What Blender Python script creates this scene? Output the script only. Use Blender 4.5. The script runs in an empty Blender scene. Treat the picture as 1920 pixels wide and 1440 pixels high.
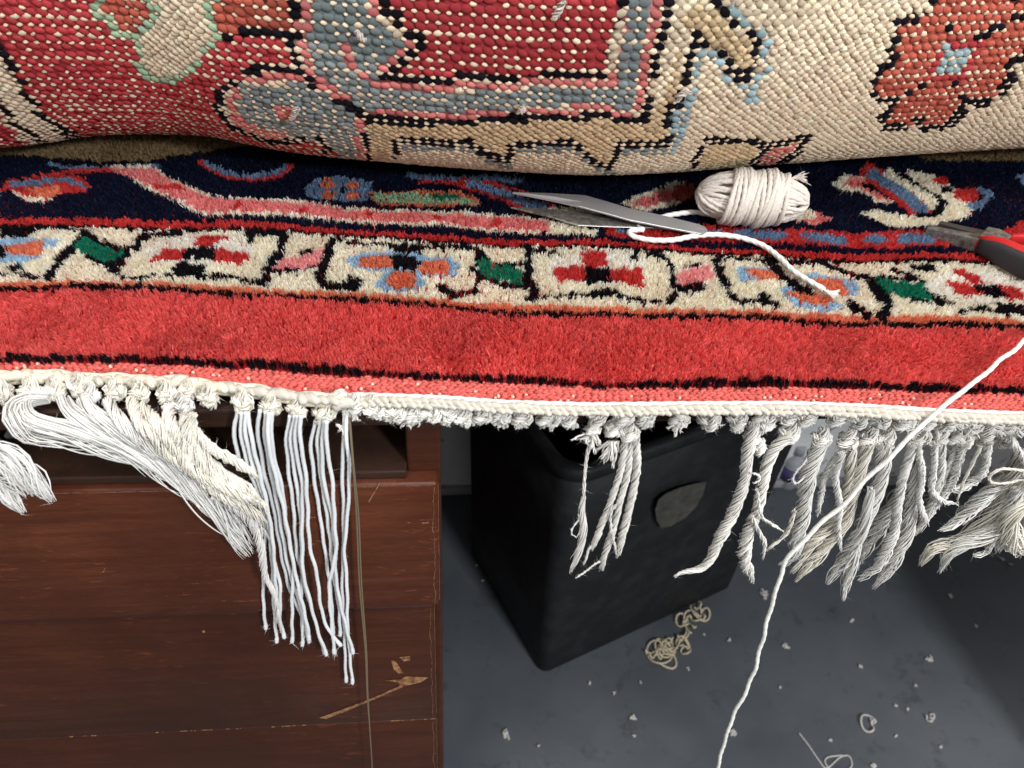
import bpy, math
import numpy as np
from mathutils import Matrix, Vector

# ------------------------------------------------------------------ camera, world, lights
S = bpy.context.scene
RNG = np.random.default_rng(7)
H = 0.22                      # camera height above the desk top (m)
PITCH, ROLL, FPX = math.radians(40), math.radians(4), 1442.0
ZF = -0.72                    # floor level
_F = np.array([0, math.cos(PITCH), -math.sin(PITCH)])
_U0 = np.array([0, math.sin(PITCH), math.cos(PITCH)])
_R0 = np.array([1.0, 0, 0])
_R = _R0*math.cos(ROLL) + _U0*math.sin(ROLL)
_U = -_R0*math.sin(ROLL) + _U0*math.cos(ROLL)
CAM = np.array([0, 0, H])

cd = bpy.data.cameras.new('camera')
cam = bpy.data.objects.new('camera', cd)
S.collection.objects.link(cam)
cd.sensor_width = 36; cd.lens = 36*FPX/1920
cd.clip_start = 0.01; cd.clip_end = 50
cam.matrix_world = Matrix(((_R[0], _U[0], -_F[0], 0), (_R[1], _U[1], -_F[1], 0), (_R[2], _U[2], -_F[2], H), (0, 0, 0, 1)))
cd.dof.use_dof = True; cd.dof.focus_distance = 0.40; cd.dof.aperture_fstop = 15
S.camera = cam

w = bpy.data.worlds.new('World'); S.world = w; w.use_nodes = True
w.node_tree.nodes['Background'].inputs[0].default_value = (0.98, 0.985, 1.0, 1)
w.node_tree.nodes['Background'].inputs[1].default_value = 0.50

def area(name, loc, target, size, power, col):
    ld = bpy.data.lights.new(name, 'AREA'); ld.shape = 'RECTANGLE'
    ld.size, ld.size_y = size; ld.energy = power; ld.color = col
    o = bpy.data.objects.new(name, ld); S.collection.objects.link(o)
    o.location = loc
    o.rotation_euler = (Vector(target)-Vector(loc)).to_track_quat('-Z', 'Y').to_euler()
    return o
area('ceiling_lamp', (0.15, -0.38, 1.60), (0.0, 0.36, 0.0), (1.7, 0.6), 31, (1.0, 0.975, 0.94))
area('window_light', (1.16, -1.2, 1.15), (0.1, 0.5, -0.45), (0.26, 0.26), 40, (0.95, 0.975, 1.0))

S.render.engine = 'CYCLES'
S.view_settings.view_transform = 'Standard'; S.view_settings.look = 'None'
S.view_settings.exposure = 0; S.view_settings.gamma = 1

# ------------------------------------------------------------------ helpers: pixels <-> space
def ray(px, py): return _F*FPX + _R*(px-960) - _U*(py-720)
def P(px, py, z):                                  # point where the pixel's ray meets height z
    d = ray(px, py); return CAM + d*((z-H)/d[2])
def proj(p):
    q = np.asarray(p) - CAM
    f = q@_F
    return 960 + FPX*(q@_R)/f, 720 - FPX*(q@_U)/f
DTH = math.radians(7)                              # desk is turned a little
DX = np.array([math.cos(DTH), math.sin(DTH), 0]); DN = np.array([math.sin(DTH), -math.cos(DTH), 0])
DZ = -0.003
DO = P(960, 762, DZ)
def D(u, v, z):  return DO + DX*u + DN*v + np.array([0, 0, z-DZ])    # v > 0 towards the camera
def PD(px, py, v=0.0):                             # pixel on the vertical plane parallel to the desk front
    d = ray(px, py); p0 = DO + DN*v
    return CAM + d*(((p0-CAM)@DN)/(d@DN))
def duz(px, py, v=0.0):
    q = PD(px, py, v); return (q-DO)@DX, q[2]
def FR(px, py, v=0.006, zt=0.004):                 # hanging fringe: in front of the desk, or on its top
    q = PD(px, py, v)
    return q if q[2] < zt else P(px, py, zt)

# ------------------------------------------------------------------ helpers: objects
def lin(c):
    c = np.asarray(c, float)/255
    return np.where(c <= .04045, c/12.92, ((c+.055)/1.055)**2.4)
COLL = S.collection
def setparent(o, parent):
    if parent is not None:
        o.parent = parent
        o.matrix_parent_inverse = Matrix.Translation(-Vector(parent.location))
def thing(name, loc, label, cat, group=None):
    o = bpy.data.objects.new(name, None); o.empty_display_size = .02
    o.location = Vector(loc); COLL.objects.link(o)
    return tag(o, label, cat, group)
def tag(o, label=None, cat=None, group=None, kind=None):
    if label: o['label'] = label
    if cat: o['category'] = cat
    if group: o['group'] = group
    if kind: o['kind'] = kind
    return o
def mkmesh(name, V, tris=None, quads=None, polys=None, col=None, smooth=True):
    me = bpy.data.meshes.new(name)
    V = np.asarray(V, np.float32)
    loops, starts, tot = [], [], 0
    sizes = []
    if quads is not None and len(quads):
        q = np.asarray(quads, np.int32); loops.append(q.ravel()); sizes.append(np.full(len(q), 4))
    if tris is not None and len(tris):
        t = np.asarray(tris, np.int32); loops.append(t.ravel()); sizes.append(np.full(len(t), 3))
    if polys:
        for p in polys: loops.append(np.asarray(p, np.int32)); sizes.append(np.array([len(p)]))
    loops = np.concatenate(loops); sizes = np.concatenate(sizes).astype(np.int32)
    st = np.concatenate([[0], np.cumsum(sizes)[:-1]]).astype(np.int32)
    me.vertices.add(len(V)); me.vertices.foreach_set('co', V.ravel())
    me.loops.add(len(loops)); me.loops.foreach_set('vertex_index', loops)
    me.polygons.add(len(sizes)); me.polygons.foreach_set('loop_start', st)
    me.polygons.foreach_set('use_smooth', np.full(len(sizes), smooth, bool))
    me.update(calc_edges=True)
    if col is not None:
        a = me.color_attributes.new('Col', 'FLOAT_COLOR', 'POINT')
        c = np.ones((len(V), 4), np.float32); c[:, :3] = col
        a.data.foreach_set('color', c.ravel())
    return me
def obj(name, me, mat, parent=None):
    o = bpy.data.objects.new(name, me)
    if mat is not None and not me.materials: me.materials.append(mat)
    COLL.objects.link(o); setparent(o, parent)
    return o
class MB:                                          # collects pieces of one mesh
    def __init__(s): s.V=[]; s.Q=[]; s.T=[]; s.PL=[]; s.C=[]; s.n=0
    def add(s, V, Q=None, T=None, PL=None, C=None):
        V = np.asarray(V, float).reshape(-1, 3)
        if Q is not None and len(Q): s.Q.append(np.asarray(Q)+s.n)
        if T is not None and len(T): s.T.append(np.asarray(T)+s.n)
        if PL: s.PL += [[i+s.n for i in p] for p in PL]
        s.V.append(V); s.n += len(V)
        if C is not None: s.C.append(np.broadcast_to(np.asarray(C, float), (len(V), 3)))
        return s
    def build(s, name, mat, parent=None, smooth=True):
        me = mkmesh(name, np.concatenate(s.V), np.concatenate(s.T) if s.T else None, np.concatenate(s.Q) if s.Q else None,
                    s.PL, np.concatenate(s.C) if s.C else None, smooth)
        return obj(name, me, mat, parent)

def spline(pts, n):                                # Catmull-Rom, even spacing
    p = np.asarray(pts, float)
    if len(p) == 2: return p[0] + (p[1]-p[0])*np.linspace(0, 1, n)[:, None]
    q = np.vstack([2*p[0]-p[1], p, 2*p[-1]-p[-2]]); out = []
    for i in range(1, len(q)-2):
        t = np.linspace(0, 1, 16, endpoint=False)[:, None]
        a, b, c, d = q[i-1], q[i], q[i+1], q[i+2]
        out.append(.5*((2*b)+(-a+c)*t+(2*a-5*b+4*c-d)*t*t+(-a+3*b-3*c+d)*t**3))
    o = np.vstack(out+[p[-1:]])
    L = np.concatenate([[0], np.cumsum(np.linalg.norm(np.diff(o, axis=0), axis=1))])
    s = np.linspace(0, L[-1], n)
    return np.stack([np.interp(s, L, o[:, k]) for k in range(3)], 1)
def frames(p, closed=False):
    t = np.gradient(p, axis=0)
    if closed: t = np.roll(p, -1, 0) - np.roll(p, 1, 0)
    t /= np.linalg.norm(t, axis=1)[:, None] + 1e-12
    n = np.zeros_like(p); a = np.array([0, 0, 1.]) if abs(t[0, 2]) < .9 else np.array([1., 0, 0])
    v = a - t[0]*(a@t[0]); n[0] = v/np.linalg.norm(v)
    for i in range(1, len(p)):
        v = n[i-1] - t[i]*(n[i-1]@t[i]); n[i] = v/np.linalg.norm(v)
    return t, n, np.cross(t, n)
def rope(p, r, k=10, lobes=3, amp=.2, pitch=.006, closed=False):   # twisted cord with real plies
    p = np.asarray(p, float); M = len(p); t, n, b = frames(p, closed)
    L = np.concatenate([[0], np.cumsum(np.linalg.norm(np.diff(p, axis=0), axis=1))])
    r = np.broadcast_to(r, (M,))
    a = np.linspace(0, 2*np.pi, k, endpoint=False)[None, :] 
    tw = (2*np.pi*L/pitch/lobes)[:, None] if lobes else 0
    rr = r[:, None]*(1 + (amp*(np.abs(np.cos(lobes*(a-tw)/2))-.6) if lobes else 0*a))
    V = p[:, None] + n[:, None]*(rr*np.cos(a))[..., None] + b[:, None]*(rr*np.sin(a))[..., None]
    i = np.arange(M if closed else M-1)[:, None]; j = np.arange(k)[None, :]
    i2 = (i+1) % M; j2 = (j+1) % k
    Q = np.stack(np.broadcast_arrays(i*k+j, i*k+j2, i2*k+j2, i2*k+j), -1).reshape(-1, 4)
    PL = None if closed else [list(range(k))[::-1], list(range((M-1)*k, M*k))]
    return V.reshape(-1, 3), Q, PL
def bundle(mb, path, R, n, yr, turns=3., loose=.1, lenvar=.12, plies=0, col=(.8, .78, .72), hairs=0, step=.0040, rng=RNG):
    """many cotton yarns following one path: twisted, combed out or frayed"""
    path = np.asarray(path, float)
    L0 = np.linalg.norm(np.diff(path, axis=0), axis=1).sum()
    M = int(min(70, max(10, L0/step)))
    c = spline(path, 80); t, nn, bb = frames(c)
    s0 = np.linspace(0, 1, 80); Ri = np.interp(s0, np.linspace(0, 1, len(np.atleast_1d(R))), np.atleast_1d(R))
    e = 1 - rng.random(n)**2*lenvar
    s = np.linspace(0, 1, M)[None, :]*e[:, None]
    g = lambda A: np.stack([np.interp(s, s0, A[:, k]) for k in range(3)], -1)
    C, N, B = g(c), g(nn), g(bb); N /= np.linalg.norm(N, axis=-1)[..., None]; B /= np.linalg.norm(B, axis=-1)[..., None]
    Rs = np.interp(s, s0, Ri); ph = rng.random(n)*2*np.pi; rho = np.sqrt(rng.random(n))
    tw = 2*np.pi*turns*s
    if plies:
        j = rng.integers(0, plies, n)*2*np.pi/plies
        ox = .5*np.cos(j[:, None]+tw) + .5*rho[:, None]*np.cos(ph[:, None]+tw*1.25)
        oy = .5*np.sin(j[:, None]+tw) + .5*rho[:, None]*np.sin(ph[:, None]+tw*1.25)
    else:
        ox = rho[:, None]*np.cos(ph[:, None]+tw); oy = rho[:, None]*np.sin(ph[:, None]+tw)
    lo = loose*(.25+1.5*s**2)
    for k in range(1, 4):
        ox = ox + lo*np.sin(s*(3+4*k)+rng.random(n)[:, None]*6.3)*rng.normal(0, .8/k, n)[:, None]
        oy = oy + lo*np.sin(s*(3+4*k)+rng.random(n)[:, None]*6.3)*rng.normal(0, .8/k, n)[:, None]
    Y = C + N*(Rs*ox)[..., None] + B*(Rs*oy)[..., None]
    K = 3; a = np.linspace(0, 2*np.pi, K, endpoint=False)
    yrr = yr*(.75+.5*rng.random(n))[:, None]*np.clip((1.02-s/e[:, None])*8, .25, 1)
    V = Y[:, :, None] + N[:, :, None]*(yrr[..., None]*np.cos(a))[..., None] + B[:, :, None]*(yrr[..., None]*np.sin(a))[..., None]
    i = (np.arange(n)[:, None, None]*M + np.arange(M-1)[None, :, None])*K; jj = np.arange(K)[None, None]; j2 = (jj+1) % K
    Q = np.stack(np.broadcast_arrays(i+jj, i+j2, i+K+j2, i+K+jj), -1).reshape(-1, 4)
    cc = np.asarray(col)[None]*(.90+.16*rng.random((n, 1)))*np.array([1, 1, 1])
    cc = cc*(1+rng.normal(0, .012, (n, 3)))
    mb.add(V, Q, C=np.repeat(np.clip(cc, 0, .95), M*K, 0))
    if hairs:
        hi = rng.integers(0, n, hairs); hs = rng.integers(0, M, hairs); fuzz(mb, Y[hi, hs], .0018+min(Ri.mean(), .003)*.35, col, rng)
    return Y
def fuzz(mb, pos, length, col, rng=RNG, wd=.00004):
    m = len(pos); d = rng.normal(0, 1, (m, 3)); d /= np.linalg.norm(d, axis=1)[:, None]
    d2 = d + rng.normal(0, .6, (m, 3)); sd = np.cross(d, rng.normal(0, 1, (m, 3))); sd /= np.linalg.norm(sd, axis=1)[:, None]
    l = (length*(.3+rng.random(m)))[:, None]
    V = np.stack([pos-sd*wd, pos+sd*wd, pos+d*l*.5+sd*wd*.8, pos+d*l*.5-sd*wd*.8, pos+d2*l], 1)
    b = np.arange(m)[:, None]*5
    mb.add(V.reshape(-1, 3), Q=b+np.array([0, 1, 2, 3]), T=b+np.array([3, 2, 4]), C=np.repeat(np.broadcast_to(col, (m, 3)), 5, 0))
def box(mb, c0, c1, fn=None, bev=0.0):             # box between two (u,v,z) corners, chamfered
    x0, y0, z0 = np.minimum(c0, c1); x1, y1, z1 = np.maximum(c0, c1)
    b = bev
    if b <= 0:
        V = [(x, y, z) for x in (x0, x1) for y in (y0, y1) for z in (z0, z1)]
        PL = [[0,1,3,2],[4,6,7,5],[0,4,5,1],[2,3,7,6],[0,2,6,4],[1,5,7,3]]
    else:
        import bmesh
        bm = bmesh.new(); bmesh.ops.create_cube(bm, size=1)
        for v in bm.verts: v.co = ((v.co.x+.5)*(x1-x0)+x0, (v.co.y+.5)*(y1-y0)+y0, (v.co.z+.5)*(z1-z0)+z0)
        bmesh.ops.bevel(bm, geom=bm.edges[:], offset=b, segments=3, affect='EDGES', profile=.5)
        bm.verts.ensure_lookup_table(); V = [tuple(v.co) for v in bm.verts]
        PL = [[v.index for v in f.verts] for f in bm.faces]; bm.free()
    V = np.array(V)
    if fn: V = np.array([fn(*v) for v in V])
    mb.add(V, PL=PL)
def prism(mb, outline, up, th):                    # polygon given in space, thickened along 'up'
    o = np.asarray(outline, float); n = len(o); up = np.asarray(up, float)
    V = np.vstack([o, o-up*th]); PL = [list(range(n)), list(range(2*n-1, n-1, -1))]
    PL += [[i, i+n, (i+1) % n+n, (i+1) % n] for i in range(n)]
    mb.add(V, PL=PL)
def bevelmod(o, wd, seg=2):
    m = o.modifiers.new('bevel', 'BEVEL'); m.width = wd; m.segments = seg; m.limit_method = 'ANGLE'; m.angle_limit = math.radians(35)
    return o

# ------------------------------------------------------------------ materials
def mat(name, col=(.5, .5, .5), rough=.8, metal=0., vcol=False, transl=0., spec=.3, coat=0., sss=0.):
    m = bpy.data.materials.new(name); m.use_nodes = True; nt = m.node_tree
    b = nt.nodes['Principled BSDF']; b.inputs['Base Color'].default_value = (*col, 1)
    b.inputs['Roughness'].default_value = rough; b.inputs['Metallic'].default_value = metal
    b.inputs['Specular IOR Level'].default_value = spec; b.inputs['Coat Weight'].default_value = coat
    if vcol:
        a = nt.nodes.new('ShaderNodeAttribute'); a.attribute_name = 'Col'
        nt.links.new(a.outputs['Color'], b.inputs['Base Color'])
        if transl:
            t = nt.nodes.new('ShaderNodeBsdfTranslucent'); nt.links.new(a.outputs['Color'], t.inputs['Color'])
            x = nt.nodes.new('ShaderNodeMixShader'); x.inputs[0].default_value = transl
            nt.links.new(b.outputs[0], x.inputs[1]); nt.links.new(t.outputs[0], x.inputs[2])
            nt.links.new(x.outputs[0], nt.nodes['Material Output'].inputs['Surface'])
    return m
def nodes(m):
    nt = m.node_tree; return nt, nt.nodes['Principled BSDF'], nt.nodes.new, nt.links.new
def noise(m, scale, detail=4, vec=None, rough=.55, dist=0.):
    nt, b, N, L = nodes(m); n = N('ShaderNodeTexNoise'); n.inputs['Scale'].default_value = scale
    n.inputs['Detail'].default_value = detail; n.inputs['Roughness'].default_value = rough; n.inputs['Distortion'].default_value = dist
    if vec is None:
        c = N('ShaderNodeTexCoord'); vec = c.outputs['Object']
    L(vec, n.inputs['Vector']); return n.outputs['Fac']
def ramp(m, fac, stops):
    nt, b, N, L = nodes(m); r = N('ShaderNodeValToRGB'); L(fac, r.inputs[0]); e = r.color_ramp.elements
    while len(e) < len(stops): e.new(.5)
    for x, (p, c) in zip(e, stops): x.position = p; x.color = (*c, 1) if len(c) == 3 else c
    return r.outputs[0]
def mixc(m, fac, a, b_, mode='MIX'):
    nt, b, N, L = nodes(m); x = N('ShaderNodeMix'); x.data_type = 'RGBA'; x.blend_type = mode
    for s, v in ((0, fac), (6, a), (7, b_)):
        if hasattr(v, 'links'): L(v, x.inputs[s])
        else: x.inputs[s].default_value = v if s == 0 else (*v, 1)
    return x.outputs[2]
def bump(m, fac, strength=.3, dist=.001):
    nt, b, N, L = nodes(m); x = N('ShaderNodeBump'); x.inputs['Strength'].default_value = strength
    x.inputs['Distance'].default_value = dist; L(fac, x.inputs['Height']); L(x.outputs[0], b.inputs['Normal'])
def stretched(m, sc, rot=0.):
    nt, b, N, L = nodes(m); c = N('ShaderNodeTexCoord'); p = N('ShaderNodeMapping'); p.inputs['Scale'].default_value = sc
    p.inputs['Rotation'].default_value = (0, 0, rot)
    L(c.outputs['Object'], p.inputs['Vector']); return p.outputs['Vector']

M_wool = mat('wool', vcol=True, rough=.9, transl=.5, spec=.1)
M_back = mat('wool_knot', vcol=True, rough=1., spec=.03)
nt, b, N, L = nodes(M_back); bump(M_back, noise(M_back, 1100, 4, None, .7), .9, .0009)
M_cot = mat('cotton', vcol=True, rough=.85, transl=.12, spec=.15)
def cotton_plain(name, c):
    m = mat(name, c, .85, spec=.15)
    f = noise(m, 900, 3); nt, b, N, L = nodes(m)
    L(ramp(m, f, [(.3, tuple(np.array(c)*.8)), (.7, tuple(np.minimum(np.array(c)*1.08, .9)))]), b.inputs['Base Color'])
    bump(m, f, .4, .0003); return m
M_cord = cotton_plain('white_cotton_cord', (.80, .785, .74))
M_aged = cotton_plain('aged_cotton', (.80, .73, .58))
M_twine = cotton_plain('natural_twine', (.64, .59, .53))
M_brownthread = mat('brown_thread', (.16, .12, .075), .6)
M_steel = mat('brushed_steel', (.42, .42, .43), .34, .55)
f = noise(M_steel, 60, 5, stretched(M_steel, (30, 400, 30), .3)); nt, b, N, L = nodes(M_steel)
L(ramp(M_steel, f, [(.3, (.22,)*3), (.75, (.42,)*3)]), b.inputs['Roughness']); bump(M_steel, f, .06, .0002)
M_oldsteel = mat('worn_steel', (.30, .28, .26), .45, .5)
f = noise(M_oldsteel, 350, 5); nt, b, N, L = nodes(M_oldsteel)
L(ramp(M_oldsteel, f, [(.35, (.10, .085, .07)), (.65, (.25, .235, .215))]), b.inputs['Base Color'])
M_redpl = mat('red_grip_plastic', (.52, .018, .02), .32, spec=.5)
M_blkpl = mat('black_grip_rubber', (.025, .025, .027), .6, spec=.35)
bump(M_blkpl, noise(M_blkpl, 900, 2), .15, .0004)
M_bin = mat('black_bin_plastic', (.011, .012, .013), .5, spec=.22)
f = noise(M_bin, 14, 5); nt, b, N, L = nodes(M_bin)
L(ramp(M_bin, f, [(.35, (.45,)*3), (.7, (.65,)*3)]), b.inputs['Roughness'])
L(ramp(M_bin, noise(M_bin, 40, 6), [(.45, (.012, .013, .0145)), (.8, (.026, .026, .027))]), b.inputs['Base Color'])
nt, b, N, L = nodes(M_bin)
sc_ = ramp(M_bin, noise(M_bin, 34, 6, stretched(M_bin, (1, 1, 7), .6), .75), [(.60, (0, 0, 0)), (.74, (.5,)*3)])
du_ = ramp(M_bin, noise(M_bin, 420, 3, None, .7), [(.68, (0, 0, 0)), (.74, (.5,)*3)])
prev = b.inputs['Base Color'].links[0].from_socket
L(mixc(M_bin, du_, mixc(M_bin, sc_, prev, (.035, .036, .038)), (.12, .12, .115)), b.inputs['Base Color'])
M_label = mat('faded_sticker', (.075, .072, .062), .7)
f = noise(M_label, 90, 5); nt, b, N, L = nodes(M_label); L(ramp(M_label, f, [(.3, (.035, .034, .030)), (.7, (.075, .072, .062))]), b.inputs['Base Color'])

def wood(name, dark, light, rough=.42):
    m = mat(name, dark, rough, spec=.28); nt, b, N, L = nodes(m)
    v = stretched(m, (2.2, 2.2, 26), 0.0)
    g = noise(m, 6, 8, v, .62, .6); fine = noise(m, 70, 6, v, .7)
    big = noise(m, 9, 5)
    base = mixc(m, ramp(m, big, [(.35, (0, 0, 0)), (.65, (.75,)*3)]), ramp(m, g, [(.25, dark), (.72, light)]), tuple(np.array(dark)*.8))
    base = mixc(m, ramp(m, fine, [(.42, (0, 0, 0)), (.75, (.55,)*3)]), base, tuple(np.array(dark)*.45))
    scuff = ramp(m, noise(m, 60, 7, stretched(m, (1, 1, 5)), .75), [(.585, (0, 0, 0)), (.70, (.55,)*3)])
    scuff = mixc(m, 1., scuff, ramp(m, noise(m, 11, 3), [(.45, (.05,)*3), (.62, (1, 1, 1))]), 'MULTIPLY')
    base = mixc(m, scuff, base, tuple(np.minimum(np.array(light)*3.2, .4)))
    L(base, b.inputs['Base Color'])
    L(ramp(m, noise(m, 25, 6), [(.3, (rough-.1,)*3), (.7, (rough+.18,)*3)]), b.inputs['Roughness'])
    bump(m, fine, .08, .0006); return m
M_wood = wood('varnished_mahogany', (.056, .0130, .0052), (.135, .038, .0150))
M_wood2 = wood('dark_mahogany', (.040, .0112, .0050), (.082, .0225, .0092))
M_wooddk = wood('old_dark_wood', (.022, .009, .005), (.046, .019, .0095), .6)
M_worn = mat('worn_bare_wood', (.26, .13, .055), .7)
f = noise(M_worn, 300, 5); nt, b, N, L = nodes(M_worn); L(ramp(M_worn, f, [(.35, (.12, .05, .02)), (.65, (.34, .18, .085))]), b.inputs['Base Color'])

M_floor = mat('painted_concrete', (.06, .068, .078), .5, spec=.35)
nt, b, N, L = nodes(M_floor)
f1 = ramp(M_floor, noise(M_floor, 5, 6), [(.3, (.062, .070, .080)), (.7, (.105, .115, .128))])
f2 = ramp(M_floor, noise(M_floor, 26, 8, None, .7), [(.56, (0, 0, 0)), (.72, (.7,)*3)])
c_ = mixc(M_floor, f2, f1, (.035, .036, .038))
f3 = ramp(M_floor, noise(M_floor, 170, 4, None, .7), [(.70, (0, 0, 0)), (.76, (.5,)*3)])
f4 = ramp(M_floor, noise(M_floor, 30, 6, stretched(M_floor, (.5, 6, 1), .5), .75), [(.63, (0, 0, 0)), (.70, (.35,)*3)])
c_ = mixc(M_floor, f4, c_, (.15, .155, .16))
L(mixc(M_floor, f3, c_, (.22, .22, .22)), b.inputs['Base Color'])
L(ramp(M_floor, noise(M_floor, 18, 5), [(.3, (.38,)*3), (.7, (.62,)*3)]), b.inputs['Roughness'])
bump(M_floor, noise(M_floor, 60, 5), .12, .002)
M_wall = mat('speckled_grey_wall', (.2, .2, .2), .75)
nt, b, N, L = nodes(M_wall)
f1 = ramp(M_wall, noise(M_wall, 14, 5), [(.3, (.60, .605, .61)), (.7, (.74, .745, .75))])
f2 = ramp(M_wall, noise(M_wall, 55, 4, None, .6), [(.60, (0, 0, 0)), (.68, (1, 1, 1))])
L(mixc(M_wall, f2, f1, (.13, .13, .135)), b.inputs['Base Color'])
M_paper = mat('newsprint', (.3, .3, .3), .9)
nt, b, N, L = nodes(M_paper)
f1 = ramp(M_paper, noise(M_paper, 45, 3, stretched(M_paper, (1, 1, 1))), [(.45, (.30, .30, .29)), (.52, (.12, .12, .12))])
f2 = ramp(M_paper, noise(M_paper, 320, 2, stretched(M_paper, (.35, .35, 2.))), [(.45, (.5,)*3), (.6, (1,)*3)])
L(mixc(M_paper, 1., f1, f2, 'MULTIPLY'), b.inputs['Base Color'])
M_darktin = mat('dark_glossy_tin', (.012, .014, .018), .25, spec=.5)
M_whitepl = mat('white_bottle_plastic', (.36, .37, .39), .5)
M_purple = mat('purple_label', (.07, .06, .16), .6)
M_maroon = mat('maroon_carton', (.07, .018, .02), .7)
M_lint = mat('lint', (.50, .485, .455), .95)
M_tangle = mat('yellowed_yarn', (.56, .48, .34), .9)

# ------------------------------------------------------------------ floor and wall
def sheet(name, pts, m, kind='structure'):
    me = mkmesh(name, np.array(pts), polys=[[0, 1, 2, 3]], smooth=False); return tag(obj(name, me, m), kind=kind)
sheet('floor', [(-3, -3, ZF), (4, -3, ZF), (4, 4, ZF), (-3, 4, ZF)], M_floor)
wl = P(862, 921, ZF); WV = -((wl-DO)@DN)
mb = MB(); box(mb, (-1.6, -WV-.05, ZF+.0005), (2.4, -WV, .6), D); tag(mb.build('wall', M_wall, smooth=False), kind='structure')
M_skirt = mat('pale_skirting', (.30, .30, .31), .6)
mb = MB(); box(mb, (-1.6, -WV+.0005, ZF+.0005), (2.4, -WV+.010, ZF+.016), D, .003); tag(mb.build('skirting', M_skirt), kind='structure')

# ------------------------------------------------------------------ desk
uR, _ = duz(829, 1100)
zslab = duz(700, 801)[1]
zd = [duz(500, 898)[1], duz(650, 1134)[1], duz(420, 1366)[1]]
desk = thing('desk', D(0, -.3, ZF), 'old dark brown wooden desk with a stack of scuffed drawers', 'desk')
mb = MB(); box(mb, (-.75, -.60, zslab), (1.25, 0, DZ), D, .002); mb.build('desk_top', M_wooddk, desk, False)
uL = uR-.62
mb = MB(); box(mb, (uR-.016, -.55, ZF), (uR, -.004, zslab), D, .0015); mb.build('side_panel', M_wood2, desk, False)
mb = MB(); box(mb, (uL, -.55, ZF), (uL+.016, -.004, zslab), D, .0015); mb.build('side_panel', M_wood2, desk, False)
mb = MB(); box(mb, (uL+.016, -.55, ZF+.03), (uR-.016, -.535, zslab), D); mb.build('back_panel', M_wooddk, desk, False)
mb = MB(); box(mb, (uL+.016, -.535, zd[0]-.0008), (uR-.016, .0008, zd[0]+.004), D, .001); mb.build('shelf', M_wooddk, desk, False)
ud0 = duz(642, 830, -.03)[0]; ud1 = duz(700, 830, -.03)[0]
mb = MB(); box(mb, (ud0, -.20, zd[0]+.0045), (ud1, -.055, zslab-.001), D, .001); mb.build('divider', M_wood, desk, False)
mb = MB(); box(mb, (ud1+.010, -.20, zd[0]+.0045), (ud1+.016, -.07, zslab-.001), D, .001); mb.build('divider', M_wooddk, desk, False)
zz = [zd[0], zd[1], zd[2], zd[2]-.135, zd[2]-.29]
for i in range(4):
    t_, b_ = zz[i]-.0012, zz[i+1]+.0012
    r_ = uR - (.0015 if i == 0 else .0045); pr = .004 if i == 0 else (.0015 if i == 1 else .0)
    mb = MB(); box(mb, (uL+.002, -.016, b_), (r_, pr, t_), D, .0020 if i < 2 else .0012)
    dr = mb.build('drawer', M_wood if i == 0 else M_wood2, desk)
    if i < 3:                                   # bare worn edges along the front
        rg = np.random.default_rng(20+i)
        def edge(u0, u1, z, amp=.0004, dens=60):
            mb = MB(); us = np.arange(min(u0, u1), max(u0, u1), .0022)
            for u in us:
                if rg.random() < .18 or math.sin(u*90)+math.sin(u*37+2) < (-.6 if i == 0 else -.2): continue
                h_ = abs(rg.normal(0, amp))+.00012
                o = [D(u, pr-.0014, z+.00012), D(u+.0023, pr-.0014, z+.00012), D(u+.0023, pr-.0001, z-.0006-h_), D(u, pr-.0001, z-.0006-h_*.6)]
                mb.add(o, Q=[[3, 2, 1, 0]])
            tag(mb.build('worn_edge', M_worn, dr, False), kind='stuff')
        if i == 0: edge(uL+.1, r_-.003, t_-.0006, .0002)
        if i == 2: edge(uL+.02, r_-.003, t_+.0006, .0013)
        mb = MB(); z = b_+.003
        while z < t_-.003:
            h_ = .0006+.0010*rg.random(); wv = .0003+.0009*abs(math.sin(z*140+i)*math.sin(z*61))+.0004*rg.random()
            mb.add([D(r_+.00015, pr-.0028, z), D(r_-.0016-wv, pr+.00025, z), D(r_-.0016-wv, pr+.00025, z+h_), D(r_+.00015, pr-.0028, z+h_)], Q=[[0, 3, 2, 1]])
            z += h_*(1 if rg.random() < .985 else 3.)
        tag(mb.build('worn_edge', M_worn, dr, False), kind='stuff')
    # chipped marks
    if i == 1:
        for k, pl in enumerate(([(733,1237),(742,1240),(750,1252),(757,1262),(748,1263),(738,1255)], [(748,1232),(768,1230),(770,1238),(757,1240)],
                   [(720,1276),(752,1274),(760,1268),(803,1270),(790,1279),(765,1285),(750,1288),(748,1280)],
                   [(598,1346),(640,1331),(700,1308),(752,1285),(756,1288),(700,1312),(650,1333),(612,1348)], [(379,1183),(383,1181),(385,1185),(381,1187)])):
            o = [PD(x, y, pr+.0003) for x, y in pl]
            mb = MB(); mb.add(o, PL=[list(range(len(o)))[::-1]]); mb.build('chip', M_worn, dr, False)
    if i == 0:
        for pl in ([(790,980),(803,978),(804,981),(792,983)], [(690,940),(712,905),(713,906),(692,943)], [(762,980),(768,979),(768,981)], [(192,1073),(197,1065),(199,1064),(194,1074)]):
            o = [PD(x, y, pr+.0003) for x, y in pl]
            mb = MB(); mb.add(o, PL=[list(range(len(o)))[::-1]]); mb.build('chip', M_worn, dr, False)

# unseen panel added under the desk top to cast the right-hand floor shadow
mb = MB(); box(mb, (.722, -.03, ZF), (1.22, -.010, zslab), D, .002); mb.build('shadow_panel', M_wood2, desk, False)
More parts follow.
